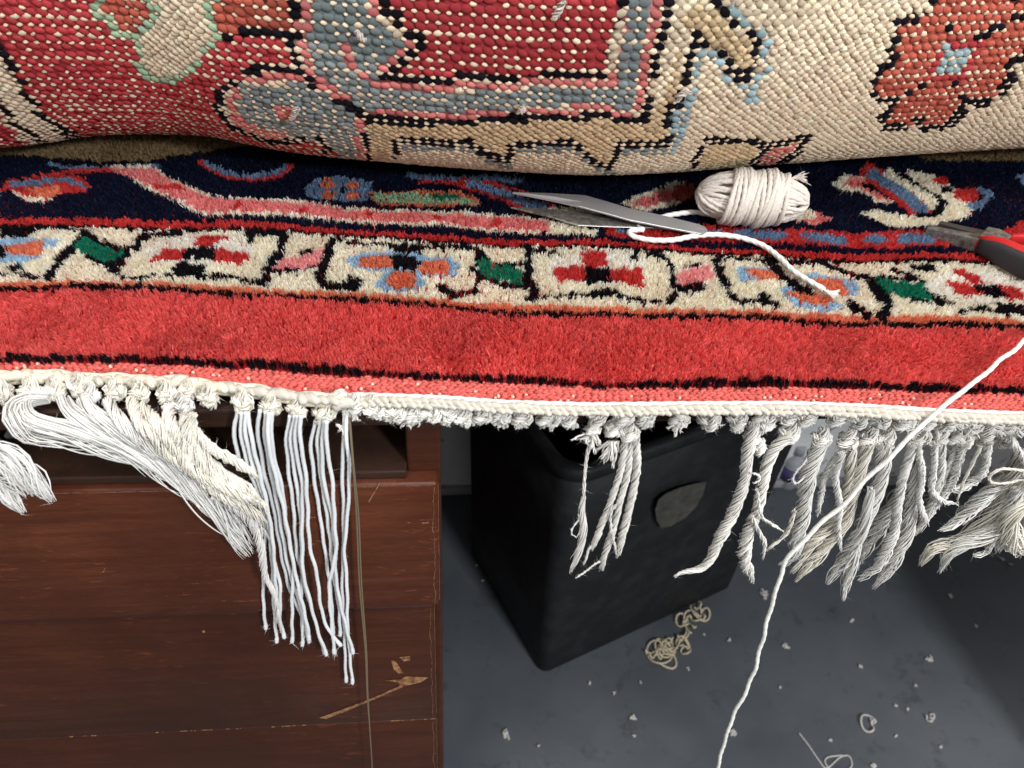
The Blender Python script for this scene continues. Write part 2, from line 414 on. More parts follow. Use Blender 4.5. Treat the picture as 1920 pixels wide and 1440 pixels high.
# things on the shelf
a0, a1 = duz(45, 850, -.03)[0], duz(262, 850, -.03)[0]
rg = np.random.default_rng(3); zsh = zd[0]+.0045
nz = thing('newspaper_stack', D((a0+a1)/2, -.1, zsh), 'stack of grey printed newspapers on the shelf under the desk top', 'newspaper')
for k in range(6):
    mb = MB(); o = rg.normal(0, .002, 2); z0_ = zsh+k*.0042
    uu = np.linspace(a0, a1, 14)
    top = z0_+.0032+.0015*np.sin((uu-a0)*40+k)
    fr_, bk = -.028+o[0], -.16
    V = [D(u, fr_, z) for u, z in zip(uu, top-.003)]+[D(u, fr_+.001, z) for u, z in zip(uu, top)]+[D(u, bk, z) for u, z in zip(uu, top+.001)]
    n_ = 14; Q = [[i, i+1, n_+i+1, n_+i] for i in range(13)]+[[n_+i, n_+i+1, 2*n_+i+1, 2*n_+i] for i in range(13)]
    mb.add(V, Q=Q); mb.build('sheet', M_paper, nz)
b0, b1 = duz(372, 840, -.03)[0], duz(600, 840, -.03)[0]
tb = thing('storage_tin', D((b0+b1)/2, -.1, zsh), 'dark glossy tin on the shelf behind the hanging strings', 'tin')
mb = MB(); box(mb, (b0, -.15, zsh), (b1, -.035, zsh+.016), D, .002); mb.build('body', M_darktin, tb)
mb = MB(); box(mb, (b0-.001, -.151, zsh+.0165), (b1+.001, -.034, zsh+.0215), D, .0015); mb.build('lid', M_darktin, tb)

# ------------------------------------------------------------------ bin
B0, B1, B3 = P(1015, 1268, ZF), P(1372, 1102, ZF), P(916, 1020, ZF)
ex = (B1-B0); lx = np.linalg.norm(ex); ex /= lx
ey = np.array([-ex[1], ex[0], 0]); ly = max(.2, (B3-B0)@ey)
cx = B0+ex*lx/2+ey*ly/2
hb = 0.40
binn = thing('waste_bin', cx, 'black plastic waste bin with a faded leaf shaped sticker under the desk', 'bin')
def rrect(hx, hy, r, z, n=6):
    out = []
    for sx, sy, a0_ in ((1, 1, 0), (-1, 1, 90), (-1, -1, 180), (1, -1, 270)):
        for a in np.linspace(math.radians(a0_), math.radians(a0_+90), n):
            out.append(cx+ex*(sx*(hx-r)+r*math.cos(a))+ey*(sy*(hy-r)+r*math.sin(a))+np.array([0, 0, z-0]))
    return np.array(out)
def loft(mb, rings, cap0=True):
    n = len(rings[0]); V = np.vstack(rings)
    Q = [[i*n+j, i*n+(j+1) % n, (i+1)*n+(j+1) % n, (i+1)*n+j] for i in range(len(rings)-1) for j in range(n)]
    mb.add(V, Q=Q, PL=[list(range(n))[::-1]] if cap0 else None)
hx, hy = lx/2, ly/2
tp = .012
mb = MB(); loft(mb, [rrect(hx-.004, hy-.004, .010, 0), rrect(hx, hy, .013, .005)]+[rrect(hx+tp*k, hy+tp*k, .013+.012*k, .006+k*(hb-.012)) for k in (.25, .5, .75, 1)]
     +[rrect(hx+tp-.004, hy+tp-.004, .024, hb-.006)]+[rrect(hx-.004+tp*k, hy-.004+tp*k, .022, .01+k*(hb-.02)) for k in (.75, .5, .25, 0)]+[rrect(.01, .01, .005, .012)], True)
mb.V = [v for v in mb.V]; body = mb.build('body', M_bin, binn)
mb = MB(); loft(mb, [rrect(hx+tp-.003, hy+tp-.003, .024, hb-.014), rrect(hx+tp+.006, hy+tp+.006, .03, hb-.012), rrect(hx+tp+.007, hy+tp+.007, .03, hb),
                     rrect(hx+tp+.002, hy+tp+.002, .028, hb+.004), rrect(hx+tp-.006, hy+tp-.006, .024, hb+.002), rrect(hx+tp-.007, hy+tp-.007, .024, hb-.010)], False)
mb.build('rim', M_bin, binn)
fp = cx-ey*(hy+tp*.5+.0015); fn_ = -ey + np.array([0, 0, -tp/hb]); fn_ /= np.linalg.norm(fn_)
pl = [(1324,903),(1318,925),(1305,950),(1285,970),(1258,986),(1240,990),(1231,975),(1228,955),(1234,937),(1250,924),(1275,914),(1300,907)]
o = []
for x, y in pl:
    d = ray(x, y); o.append(CAM+d*(((fp-CAM)@fn_)/(d@fn_)))
mb = MB(); prism(mb, o, -fn_, .0006); mb.build('sticker', M_label, binn, False)

# ------------------------------------------------------------------ rug: colour plans
PX0, PY0, PW, PH = -900, -260, 3700, 1100
RX0, RX1 = -.36, .42                             # the rug's two long sides
def plan(default):
    return np.full((PH, PW), default, np.uint8)
def fill(A, pts, c):
    p = np.asarray(pts, float); x = p[:, 0]-PX0; y = p[:, 1]-PY0
    x0, x1 = int(max(0, x.min())), int(min(PW, x.max()+2)); y0, y1 = int(max(0, y.min())), int(min(PH, y.max()+2))
    if x1 <= x0 or y1 <= y0: return
    yy, xx = np.mgrid[y0:y1, x0:x1]; yy = yy+.5; xx = xx+.5; ins = np.zeros(yy.shape, bool)
    j = len(p)-1
    for i in range(len(p)):
        if y[i] != y[j]:
            ins ^= ((y[i] > yy) != (y[j] > yy)) & (xx < (x[j]-x[i])*(yy-y[i])/(y[j]-y[i])+x[i])
        j = i
    A[y0:y1, x0:x1][ins] = c
def stroke(A, pts, w_, c):
    p = np.asarray(pts, float)
    for a, b2 in zip(p[:-1], p[1:]):
        d = b2-a; l = np.linalg.norm(d)+1e-9; d /= l; n_ = np.array([-d[1], d[0]])*w_/2
        a2, bb2 = a-d*w_*.2, b2+d*w_*.2
        fill(A, [a2+n_, bb2+n_, bb2-n_, a2-n_], c)
def dot(A, x, y, rx, ry, c):
    t = np.linspace(0, 2*np.pi, 14, endpoint=False); fill(A, np.stack([x+rx*np.cos(t), y+ry*np.sin(t)], 1), c)
def tr(o, s, pts): return [(o[0]+x/s, o[1]+y/s) for x, y in pts]

# colour indices
(NAVY, BLK, CRM, WHT, RED, PNK, ORG, LBL, SLT, GRN, LGR, STRIP, TAN, TER, MNT, BSL, BRD, BPK, BCR, LPK, DRD, BLB) = range(22)
PAL = np.zeros((22, 3))
for i, c in ((NAVY, (22, 27, 50)), (BLK, (27, 26, 32)), (CRM, (226, 211, 176)), (WHT, (240, 228, 208)), (RED, (190, 44, 46)), (PNK, (214, 122, 120)),
             (ORG, (205, 122, 92)), (LBL, (150, 182, 205)), (SLT, (102, 128, 158)), (GRN, (22, 112, 88)), (LGR, (150, 185, 148)), (STRIP, (200, 50, 54)),
             (TAN, (208, 184, 146)), (TER, (184, 94, 78)), (MNT, (164, 192, 160)), (BSL, (130, 141, 141)), (BRD, (180, 66, 70)), (BPK, (212, 124, 120)),
             (BCR, (226, 209, 181)), (LPK, (236, 152, 152)), (DRD, (150, 34, 40)), (BLB, (158, 184, 188))):
    PAL[i] = lin(c)
PILE = PAL.copy()
for i, c in ((CRM, (255, 246, 228)), (WHT, (255, 250, 238)), (RED, (218, 76, 74)), (STRIP, (236, 114, 109)), (PNK, (240, 156, 154)), (ORG, (236, 150, 116)), (LBL, (184, 214, 234)),
             (SLT, (134, 162, 192)), (GRN, (34, 142, 112)), (LGR, (186, 216, 184)), (LPK, (252, 186, 186)), (TER, (206, 112, 92)), (TAN, (158, 134, 98))):  # TAN pile darkened to carry the shade under the roll
    PILE[i] = lin(c)
PILE[NAVY] = lin((24, 30, 56))

def band(*pts):
    a = np.array(pts, float)
    l = a[0]+(a[0]-a[1])*(500/(a[1, 0]-a[0, 0])); q = a[-1]+(a[-1]-a[-2])*(440/(a[-1, 0]-a[-2, 0]))
    return np.vstack([l, a, q])
T_RED = band((-400,398),(0,403),(167,405),(433,415),(640,428),(807,437),(973,447),(1140,452),(1280,458),(1447,465),(1613,473),(1780,478),(1920,486),(2360,512))
T_BLK = band((-400,413),(0,417),(167,418),(433,427),(640,435),(807,448),(973,457),(1140,462),(1280,466),(1447,473),(1613,483),(1780,488),(1920,496),(2360,522))
T_CRM = T_BLK+[0, 5]
T_ORG = band((-400,528),(0,525),(133,519),(267,527),(433,540),(633,548),(840,558),(1007,571),(1140,575),(1280,577),(1447,582),(1613,586),(1913,600),(2360,620))
T_BL2 = band((-400,535),(0,532),(150,524),(333,538),(500,552),(633,557),(840,566),(1007,583),(1140,584),(1280,586),(1447,591),(1613,598),(1913,608),(2360,628))
T_STR = band((-400,545),(0,541),(150,533),(333,548),(500,558),(633,565),(840,574),(1007,593),(1140,593),(1280,595),(1447,600),(1613,607),(1913,617),(2360,637))
T_BL3 = band((-400,672),(0,670),(167,672),(333,676),(500,684),(633,698),(807,707),(973,714),(1140,723),(1280,723),(1447,720),(1613,721),(1780,728),(1920,729),(2360,742))
T_END = band((-400,686),(0,684),(167,684),(333,688),(500,698),(633,709),(807,716),(973,723),(1140,733),(1280,732),(1447,731),(1613,734),(1780,741),(1920,743),(2360,756))
T_KIL = band((-400,702),(0,698),(100,697),(167,702),(333,708),(433,720),(500,727),(567,738),(617,741),(673,737),(840,743),(940,751),(1107,756),(1273,754),(1480,753),(1613,758),(1780,768),(1920,773),(2360,790))
def between(A, a, b2, c): fill(A, np.vstack([a, b2[::-1]]), c)

FP = plan(NAVY)
# field seen behind; the roll's shade is put into its pile colour
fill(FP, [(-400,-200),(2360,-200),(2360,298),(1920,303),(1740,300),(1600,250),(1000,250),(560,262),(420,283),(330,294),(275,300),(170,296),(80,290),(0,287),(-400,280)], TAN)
stroke(FP, [(-400,286),(0,291),(80,294),(150,300),(275,303),(330,297),(420,288)], 5, BLK)
o4, o5, o6 = (0, 260), (640, 260), (1280, 260)
# left navy field
stroke(FP, tr(o4,3,[(280,130),(420,150),(560,150),(900,150)]), 8, SLT)
stroke(FP, tr(o4,3,[(30,245),(300,190),(420,165),(700,158),(850,165)]), 8, RED)
fill(FP, tr(o4,3,[(40,240),(300,195),(430,185),(520,265),(480,292),(350,300),(120,330),(70,290)]), RED)
stroke(FP, tr(o4,3,[(75,250),(300,222),(380,220),(480,268)]), 11, SLT)
fill(FP, tr(o4,3,[(140,262),(330,248),(350,292),(220,325)]), ORG)
stroke(FP, tr(o4,3,[(80,278),(150,328),(280,325)]), 8, CRM)
stroke(FP, tr(o4,3,[(0,300),(60,250)]), 6, RED)
stroke(FP, tr(o4,3,[(-120,350),(0,300)]), 8, SLT)
for e, c in ((1, CRM), (0, PNK)):
    up = tr(o4,3,[(590,150+e*0),(850,165),(1010,258),(1220,340),(1500,352),(1920,378)])+tr(o5,3,[(0,390),(400,398),(800,428),(1000,440),(1180,455)])
    dn = tr(o5,3,[(1220,515),(900,500),(500,465),(0,440)])+tr(o4,3,[(1920,446),(1600,425),(1150,415),(1060,375),(830,262)])
    if e: up = [(x, y-5) for x, y in up]; dn = [(x, y+6) for x, y in dn]
    fill(FP, up+dn, c)
fill(FP, tr(o4,3,[(850,255),(1020,265),(1050,285),(960,290),(880,275)]), RED)
for x, y in tr(o4,3,[(1340,378),(1705,408)])+tr(o5,3,[(160,412),(535,434),(875,462),(1185,490)]): dot(FP, x, y, 9, 8, RED)
fill(FP, tr(o5,3,[(1180,450),(1300,470),(1450,520),(1440,550),(1330,545),(1200,525),(1150,500)]), CRM)
stroke(FP, tr(o4,3,[(1120,130),(1200,180),(1300,214),(1450,222),(1570,205),(1640,150)]), 9, RED)
stroke(FP, tr(o4,3,[(1150,135),(1220,170),(1320,200),(1450,205),(1560,185),(1600,150)]), 9, SLT)
fill(FP, tr(o4,3,[(1715,270),(1780,225),(1920,208),(2080,230),(2100,290),(2040,340),(1920,340),(1740,322)]), SLT)
dot(FP, *tr(o4,3,[(1845,248)])[0], 13, 9, ORG); dot(FP, *tr(o4,3,[(1850,302)])[0], 14, 8, ORG)
dot(FP, *tr(o5,3,[(60,252)])[0], 14, 6, ORG); dot(FP, *tr(o5,3,[(60,306)])[0], 14, 7, ORG); dot(FP, *tr(o5,3,[(10,280)])[0], 8, 5, BLK)
fill(FP, tr(o5,3,[(150,282),(400,282),(660,290),(790,345),(780,372),(600,372),(200,348)]), ORG)
fill(FP, tr(o5,3,[(155,290),(400,290),(640,312),(750,345),(745,365),(600,358),(200,332)]), LGR)
fill(FP, tr(o5,3,[(450,300),(640,308),(700,330),(560,335)]), GRN)
stroke(FP, tr(o5,3,[(370,195),(600,226),(800,225),(1020,245)]), 11, SLT)
stroke(FP, tr(o5,3,[(450,235),(700,250),(860,262),(1000,300),(1060,320)]), 7, RED)
stroke(FP, tr(o5,3,[(680,250),(900,320),(1010,370),(1050,385),(1200,385)]), 20, RED)
stroke(FP, tr(o5,3,[(720,262),(900,308),(1010,350),(1150,378)]), 14, SLT)
fill(FP, tr(o5,3,[(1180,380),(1400,395),(1560,430),(1500,440),(1300,420),(1160,395)]), CRM)
fill(FP, tr(o5,3,[(1570,372),(1640,322),(1800,268),(1900,222),(1990,250),(1960,330),(1720,408),(1640,405)]), CRM)
fill(FP, tr(o5,3,[(1620,372),(1680,332),(1800,292),(1900,270),(1930,300),(1720,388),(1650,392)]), PNK)
fill(FP, tr(o5,3,[(1870,250),(1990,240),(2020,290),(1920,310)]), TER)
# guard band of slate ovals in red, right half
between(FP, np.array(tr(o5,3,[(1480,498),(1700,500)])+tr(o6,3,[(0,505),(150,470),(300,495),(600,512),(740,515),(900,518),(1000,535),(1150,520),(1350,520),(1650,560),(1750,530),(1920,450)])+[(2360,330)]),
        np.array(tr(o5,3,[(1480,545),(1700,565)])+tr(o6,3,[(0,560),(150,560),(300,570),(600,585),(740,590),(900,600),(1000,605),(1150,620),(1350,615),(1650,620),(1750,600),(1920,560)])+[(2360,420)]), RED)
for q in ([(140,508),(230,505),(245,530),(150,538)], [(285,520),(310,502),(560,518),(600,540),(560,560),(340,548)], [(655,545),(690,525),(920,548),(930,588),(860,592),(690,562)],
          [(1025,572),(1060,545),(1110,538),(1160,585),(1090,592)], [(1200,550),(1250,538),(1350,540),(1420,580),(1390,605),(1210,595)], [(1780,560),(1850,530),(1990,520),(1990,580),(1800,590)]):
    fill(FP, tr(o6,3,q), SLT)
fill(FP, tr(o5,3,[(1540,505),(1660,500),(1660,530),(1560,530)]), SLT)
# big flower right
stroke(FP, tr(o6,3,[(1030,180),(1180,270),(1370,410)]), 42, RED)
stroke(FP, tr(o6,3,[(1060,180),(1190,270),(1360,412)]), 22, SLT)
fill(FP, tr(o6,3,[(830,258),(920,195),(1040,200),(1030,240),(1070,300),(1190,355),(1100,362),(1010,300),(900,300)]), CRM)
fill(FP, tr(o6,3,[(890,268),(960,212),(1030,215),(1060,290),(1180,350),(1090,335),(1000,280)]), PNK)
fill(FP, tr(o6,3,[(1000,255),(1060,250),(1110,300),(1050,290)]), BLK)
stroke(FP, tr(o6,3,[(1160,180),(1290,265),(1420,375)]), 20, CRM)
fill(FP, tr(o6,3,[(985,412),(1080,392),(1200,420),(1350,432),(1450,420),(1500,370),(1460,330),(1380,290),(1250,200),(1290,165),(1420,200),(1550,280),(1660,390),(1600,440),(1400,492),(1200,502),(1090,450)]), CRM)
stroke(FP, tr(o6,3,[(1230,185),(1340,265),(1460,355),(1470,392),(1400,425),(1320,430)]), 9, BLK)
fill(FP, tr(o6,3,[(1545,270),(1660,262),(1670,320),(1640,355),(1530,330)]), RED); dot(FP, *tr(o6,3,[(1460,230)])[0], 15, 8, RED)
stroke(FP, tr(o6,3,[(1670,265),(1740,305),(1680,370),(1620,370)]), 12, SLT); dot(FP, *tr(o6,3,[(1490,280)])[0], 12, 6, BLK)
fill(FP, tr(o6,3,[(600,458),(680,395),(720,390),(850,452),(750,478)]), CRM); fill(FP, tr(o6,3,[(740,400),(850,452),(760,474),(640,468),(760,440)]), PNK)
fill(FP, tr(o6,3,[(-60,300),(20,230),(90,260),(60,330),(-30,345)]), TER)
fill(FP, [(1905,330),(1960,310),(2010,350),(1940,362)], SLT)
# bands
between(FP, T_RED, T_BLK, RED); between(FP, T_BLK, T_CRM, BLK); between(FP, T_CRM, T_ORG, CRM); between(FP, T_ORG, T_BL2, ORG)
between(FP, T_BL2, T_STR, BLK); between(FP, T_STR, T_BL3, STRIP); between(FP, T_BL3, T_END+[0, 60], BLK)
# cream border motifs
def motifs(o, sh=0):
    pass
k_ = BLK
def S4(pts, w_, c=BLK): stroke(FP, tr(o4,3,pts), w_/3, c)
def F4(pts, c): fill(FP, tr(o4,3,pts), c)
def S5(pts, w_, c=BLK): stroke(FP, tr(o5,3,pts), w_/3, c)
def F5(pts, c): fill(FP, tr(o5,3,pts), c)
def S6(pts, w_, c=BLK): stroke(FP, tr(o6,3,pts), w_/3, c)
def F6(pts, c): fill(FP, tr(o6,3,pts), c)
F4([(0,478),(240,476),(235,502),(130,552),(0,548)], BLK); S4([(230,485),(470,506)], 16)
F4([(-60,575),(100,542),(340,572),(325,602),(230,622),(245,652),(150,694),(-60,700)], LBL); F4([(20,615),(120,585),(255,562),(232,652),(130,660),(60,640)], ORG); F4([(-60,598),(45,598),(35,665),(-60,660)], BLK)
F4([(35,712),(120,698),(108,758),(40,742)], BLK); S4([(-40,745),(35,762)], 16); S4([(110,752),(280,768)], 14)
S4([(500,515),(400,612),(335,670),(270,762)], 44)
F4([(425,570),(500,545),(590,585),(690,620),(670,668),(560,692),(480,640),(415,612)], GRN)
S4([(500,530),(590,580),(690,606),(755,592)], 30); S4([(745,602),(775,560),(830,522)], 40); S4([(830,522),(1010,522),(965,560)], 22)
S4([(480,650),(560,692),(630,700)], 22); F4([(600,690),(730,615),(720,650),(690,690),(650,742),(615,735)], BLK); S4([(650,740),(710,775),(820,778)], 22); S4([(820,775),(1000,776)], 13)
F4([(970,740),(1010,695),(1195,722),(1150,745),(1130,775),(980,768)], BLK); S4([(1100,772),(1300,785),(1400,806),(1490,800)], 26); S4([(1480,805),(1520,710),(1580,620),(1600,545)], 46); S4([(1610,545),(1400,530),(1425,568),(1365,588)], 24)
dot(FP, 373, 468, 108, 34, WHT)
F4([(970,735),(1010,698),(1195,722),(1150,745),(1130,775),(980,768)], BLK)
F4([(840,692),(920,602),(1040,612),(1030,682)], RED); F4([(1085,612),(1130,538),(1305,545),(1290,562),(1240,572),(1212,615)], RED); F4([(1210,622),(1392,640),(1382,706),(1240,716),(1195,688)], RED); F4([(1025,672),(1060,612),(1215,620),(1205,692)], BLK)
S4([(1530,740),(1680,732),(1815,694)], 24); F4([(1530,732),(1590,662),(1690,655),(1830,598),(1812,682),(1700,725)], LPK); S4([(1690,640),(1770,600)], 16)
S4([(1870,560),(1840,670),(1800,760),(1825,825),(1960,835)], 46); S4([(1850,560),(1930,552)], 20)
S4([(1550,520),(1610,540)], 20)
F5([(-20,815),(60,800),(40,760),(130,790),(95,850),(0,845)], BLK); S5([(0,562),(120,580),(290,592)], 15)
F5([(275,588),(455,588),(440,645),(300,640)], BLK); S5([(450,605),(700,600),(800,618)], 22); S5([(765,615),(775,700)], 34); S5([(775,755),(760,840),(600,862),(560,805)], 36)
F5([(15,672),(110,628),(290,630),(450,642),(610,658),(665,690),(650,752),(450,762),(475,802),(420,842),(300,848),(190,832),(255,742),(90,722)], LBL)
F5([(80,692),(110,655),(255,648),(290,690),(280,716),(120,720)], ORG); F5([(440,680),(605,668),(602,748),(440,745)], ORG); F5([(290,735),(425,738),(422,832),(268,826),(262,770)], ORG); F5([(262,652),(300,645),(455,668),(430,732),(300,726)], BLK)
S5([(290,640),(450,652)], 12, LBL)
S5([(770,620),(850,690),(960,702),(1050,700)], 28); F5([(770,702),(810,652),(900,700),(1000,720),(1055,790),(1025,808),(880,782),(785,752)], GRN)
S5([(720,710),(800,760),(880,800),(1040,818)], 22); S5([(1060,615),(1062,700)], 40); S5([(1060,710),(1050,780),(1095,845),(1070,885)], 56)
S5([(1060,618),(1200,638),(1245,668)], 22)
dot(FP, 640+1450/3, 260+725/3, 98, 34, WHT)
S5([(1050,885),(1200,880),(1420,872)], 22); F5([(1395,850),(1560,838),(1575,880),(1410,892)], BLK); S5([(1560,880),(1700,905),(1815,905)], 22)
F5([(1348,638),(1485,638),(1505,722),(1370,726)], RED); F5([(1196,726),(1372,718),(1382,798),(1220,802)], RED); F5([(1508,735),(1700,742),(1718,838),(1610,816),(1518,792)], RED); F5([(1368,728),(1512,728),(1518,802),(1380,806)], BLK)
S5([(1640,695),(1660,640)], 34); S5([(1720,645),(1790,650),(1845,695),(1870,750)], 30); S5([(1868,750),(1890,850),(1850,905)], 34)
stroke(FP, [(1264,534),(1287,543),(1318,534)], 12, BLK); stroke(FP, [(1284,502),(1318,494)], 5, BLK)
fill(FP, [(1266,520),(1284,506),(1318,498),(1336,496),(1332,506),(1344,520),(1318,528),(1287,539)], LPK)
stroke(FP, [(1342,480),(1349,513),(1363,540)], 16, BLK); S6([(0,842),(115,812)], 36)
S6([(180,655),(450,668),(560,682)], 16); S6([(600,690),(780,680),(900,722),(1060,772)], 28)
F6([(305,722),(400,712),(545,738),(560,770),(400,800),(315,802)], LBL); F6([(362,730),(515,740),(595,805),(420,792),(368,765)], ORG)
F6([(640,760),(760,745),(960,768),(1000,825),(960,875),(800,840)], LBL); F6([(700,792),(800,775),(905,768),(955,850),(930,872),(790,835)], ORG)
F6([(540,832),(660,835),(860,895),(900,925),(800,968),(670,940),(570,880)], LBL); F6([(585,872),(700,842),(800,870),(855,905),(820,935),(690,912)], ORG)
S6([(480,668),(560,765),(650,830),(725,852)], 52)
S6([(250,870),(330,922),(430,912),(545,932)], 28); F6([(425,868),(505,878),(505,912),(440,912)], BLK)
F6([(1025,772),(1100,758),(1200,790),(1370,810),(1410,885),(1395,915),(1250,882),(1130,845)], GRN)
S6([(1060,785),(1105,855),(1155,925),(1130,995)], 58); S6([(1365,800),(1395,855),(1450,935)], 40); S6([(1120,758),(1240,778),(1370,800)], 14); S6([(1250,890),(1400,930)], 14)
S6([(1190,722),(1310,775)], 24); S6([(1290,722),(1400,732),(1430,765)], 30); S6([(945,912),(1060,982)], 50)
dot(FP, 1280+1690/3, 260+830/3, 110, 32, WHT)
F6([(1505,745),(1590,738),(1730,812),(1640,818)], RED); F6([(1485,810),(1600,812),(1705,878),(1560,882)], RED); F6([(1780,818),(1890,830),(1925,895),(1800,892)], RED); F6([(1640,818),(1785,828),(1840,885),(1700,882)], BLK)
S6([(1460,892),(1565,982),(1640,960),(1765,975)], 18); F6([(1755,928),(1990,925),(1990,995),(1770,992)], BLK); S6([(1600,960),(1700,940)], 22)
# unseen continuation to the left and right
for s_ in (-1, 1):
    x_ = -170 if s_ < 0 else 2090
    dot(FP, x_, 470 if s_ < 0 else 565, 46, 20, ORG); dot(FP, x_, 470 if s_ < 0 else 565, 16, 12, BLK)

RP = plan(BCR)
def SR(o, pts, w_, c): stroke(RP, tr(o,3,pts), w_/3, c)
def FRr(o, pts, c): fill(RP, tr(o,3,pts), c)
r1, r2, r3 = (0, 0), (640, 0), (1280, 0)
FRr(r1, [(-1200,-780),(1700,-780),(1690,60),(1640,420),(1300,445),(1230,545),(1280,715),(1500,785),(1920,800),(2060,900),(1900,920),(1200,900),(900,860),(400,780),(280,685),(30,335),(0,290),(-600,-300),(-1200,-700)], BRD)
FRr(r1, [(-1200,560),(0,650),(100,760),(220,850),(-1200,900)], BRD)
SR(r1, [(-160,120),(0,270),(70,390),(140,530),(240,650),(370,750),(480,790)], 46, BLK); SR(r1, [(-160,440),(0,585),(60,670),(180,770),(260,800)], 42, BLK)
FRr(r1, [(560,-300),(520,60),(600,110),(690,190),(760,230),(795,300),(800,420),(840,460),(1020,460),(1110,355),(1240,240),(1200,0),(1200,-300)], BCR)
FRr(r1, [(570,-300),(560,20),(600,110),(690,190),(800,200),(870,130),(910,70),(860,0),(840,-300)], TER)
SR(r1, [(570,-300),(560,20),(520,60),(600,110),(685,185),(760,230),(790,290),(790,350),(825,410),(840,452),(1010,452),(1060,400),(1110,355),(1170,290),(1230,225),(1195,130),(1190,0),(1200,-300)], 48, MNT)
SR(r1, [(840,-200),(850,20),(910,75),(870,130),(820,190),(760,230)], 48, MNT)
FRr(r1, [(1225,-300),(1650,-300),(1650,20),(1620,170),(1250,175),(1220,60)], TER)
SR(r1, [(1480,2),(1770,2)], 40, BLK); SR(r1, [(1260,192),(1690,205)], 46, BLK); SR(r1, [(1370,395),(1710,398)], 46, BLK)
# slate scroll
FRr(r1, [(1740,-300),(1920,-300),(1920,620),(1800,545),(1720,450),(1740,380),(1720,60)], BSL)
FRr(r1, [(1370,475),(1720,468),(1800,540),(1930,610),(1960,900),(1840,820),(1650,760),(1500,735),(1390,700),(1340,580)], BSL)
FRr(r2, [(-20,-300),(100,-300),(130,30),(250,150),(345,230),(335,290),(250,370),(200,430),(200,620),(140,660),(0,620)], BSL)
FRr(r2, [(0,600),(90,640),(110,900),(-20,900)], BSL)
FRr(r2, [(190,505),(900,520),(1200,478),(1560,470),(1600,250),(1640,0),(1640,-300),(1770,-300),(1770,0),(1720,170),(1680,380),(1640,610),(1300,590),(900,625),(500,640),(150,625)], BSL)
FRr(r2, [(150,-300),(230,30),(320,110),(380,180),(450,230),(440,280),(380,320),(280,430),(800,425),(1150,430),(1480,405),(1500,250),(1560,0),(1560,-300)], BRD)
SR(r1, [(1680,-100),(1680,40),(1640,100),(1640,290),(1670,350),(1695,400)], 46, BLK)
SR(r1, [(1745,-100),(1745,50),(1700,130),(1720,250),(1735,400)], 52, BPK); SR(r1, [(1380,442),(1700,440),(1745,400)], 46, BPK)
SR(r1, [(1720,438),(1810,492),(1890,540),(1960,590)], 46, BLK); SR(r1, [(1770,440),(1880,520),(1980,575)], 40, BPK)
SR(r1, [(1335,445),(1280,500),(1228,545),(1248,620),(1280,690),(1370,735),(1500,780),(1640,795),(1730,775)], 44, BLK)
SR(r1, [(1350,500),(1300,560),(1325,650),(1360,695),(1470,740),(1610,765)], 46, BPK)
FRr(r1, [(1535,600),(1700,600),(1640,672),(1550,670)], BPK); SR(r1, [(1800,760),(1850,860)], 46, BLK)
SR(r2, [(30,200),(40,370),(100,410),(175,452)], 46, BPK); SR(r2, [(130,-100),(190,50),(270,105),(365,200),(370,280),(310,322),(260,362),(215,410)], 48, BPK)
SR(r2, [(190,-100),(250,50),(310,105),(370,170),(440,215),(435,275),(370,318),(320,362),(275,410),(205,455)], 50, BLK)
SR(r2, [(205,455),(700,440),(820,430),(900,445),(1150,435),(1500,405)], 42, BLK); SR(r2, [(1580,-100),(1570,10),(1540,150),(1505,250),(1490,405)], 46, BLK)
SR(r2, [(195,492),(500,492),(900,482),(1200,462),(1550,455)], 44, BPK); SR(r2, [(1630,-100),(1620,0),(1585,200),(1545,400),(1530,455)], 48, BPK)
SR(r2, [(140,642),(500,657),(900,642),(1200,620),(1450,612),(1650,650)], 42, BPK); SR(r2, [(1785,-100),(1780,0),(1740,200),(1695,400),(1660,610)], 46, BPK)
FRr(r2, [(150,690),(900,690),(1450,670),(1690,710),(1800,560),(1900,300),(1920,560),(1850,720),(1820,800),(1600,800),(1560,860),(1500,935),(1380,860),(1320,800),(970,800),(940,890),(800,840),(720,790),(290,780),(270,900),(150,890)], TAN)
SR(r2, [(150,672),(600,692),(900,672),(1200,660),(1450,652),(1690,692)], 40, BLK); SR(r2, [(1840,-100),(1830,10),(1800,170),(1780,280),(1750,400),(1710,560),(1690,685)], 52, BLK)
SR(r2, [(0,575),(70,605),(135,640),(150,900)], 46, BLK); SR(r2, [(90,650),(125,900)], 40, BPK)
for dy, c, w_ in ((34, SLT, 34), (0, BLK, 42)):
    SR(r2, [(300,790+dy),(720,800+dy),(800,850+dy),(880,890+dy),(955,895+dy),(970,810+dy),(1320,805+dy),(1370,860+dy),(1440,912+dy),(1520,942+dy),(1550,812+dy),(1820,812+dy)], w_, c if c == BLK else BSL)
SR(r2, [(300,790),(315,880)], 44, BLK); SR(r2, [(1900,560),(1880,700),(1880,860)], 60, LBL); SR(r2, [(1820,812),(1840,740),(1850,600),(1900,580),(1920,560)], 50, BLK)
FRr(r3, [(120,30),(300,180),(385,250),(385,390),(280,375),(180,265),(100,200),(0,150),(0,60)], TAN)
SR(r3, [(120,-100),(210,40),(280,90),(330,155),(380,205),(420,250),(410,290),(400,345),(390,390),(370,440),(360,485)], 48, BLK)
SR(r3, [(200,-100),(290,40),(340,95),(390,160),(440,200),(490,250),(470,300),(460,390),(430,450),(410,490),(385,575)], 44, LBL)
SR(r3, [(90,280),(150,320),(200,375),(250,432),(310,482),(360,530)], 46, LBL); SR(r3, [(85,350),(65,410),(45,470),(30,560),(10,650),(0,760)], 44, LBL)
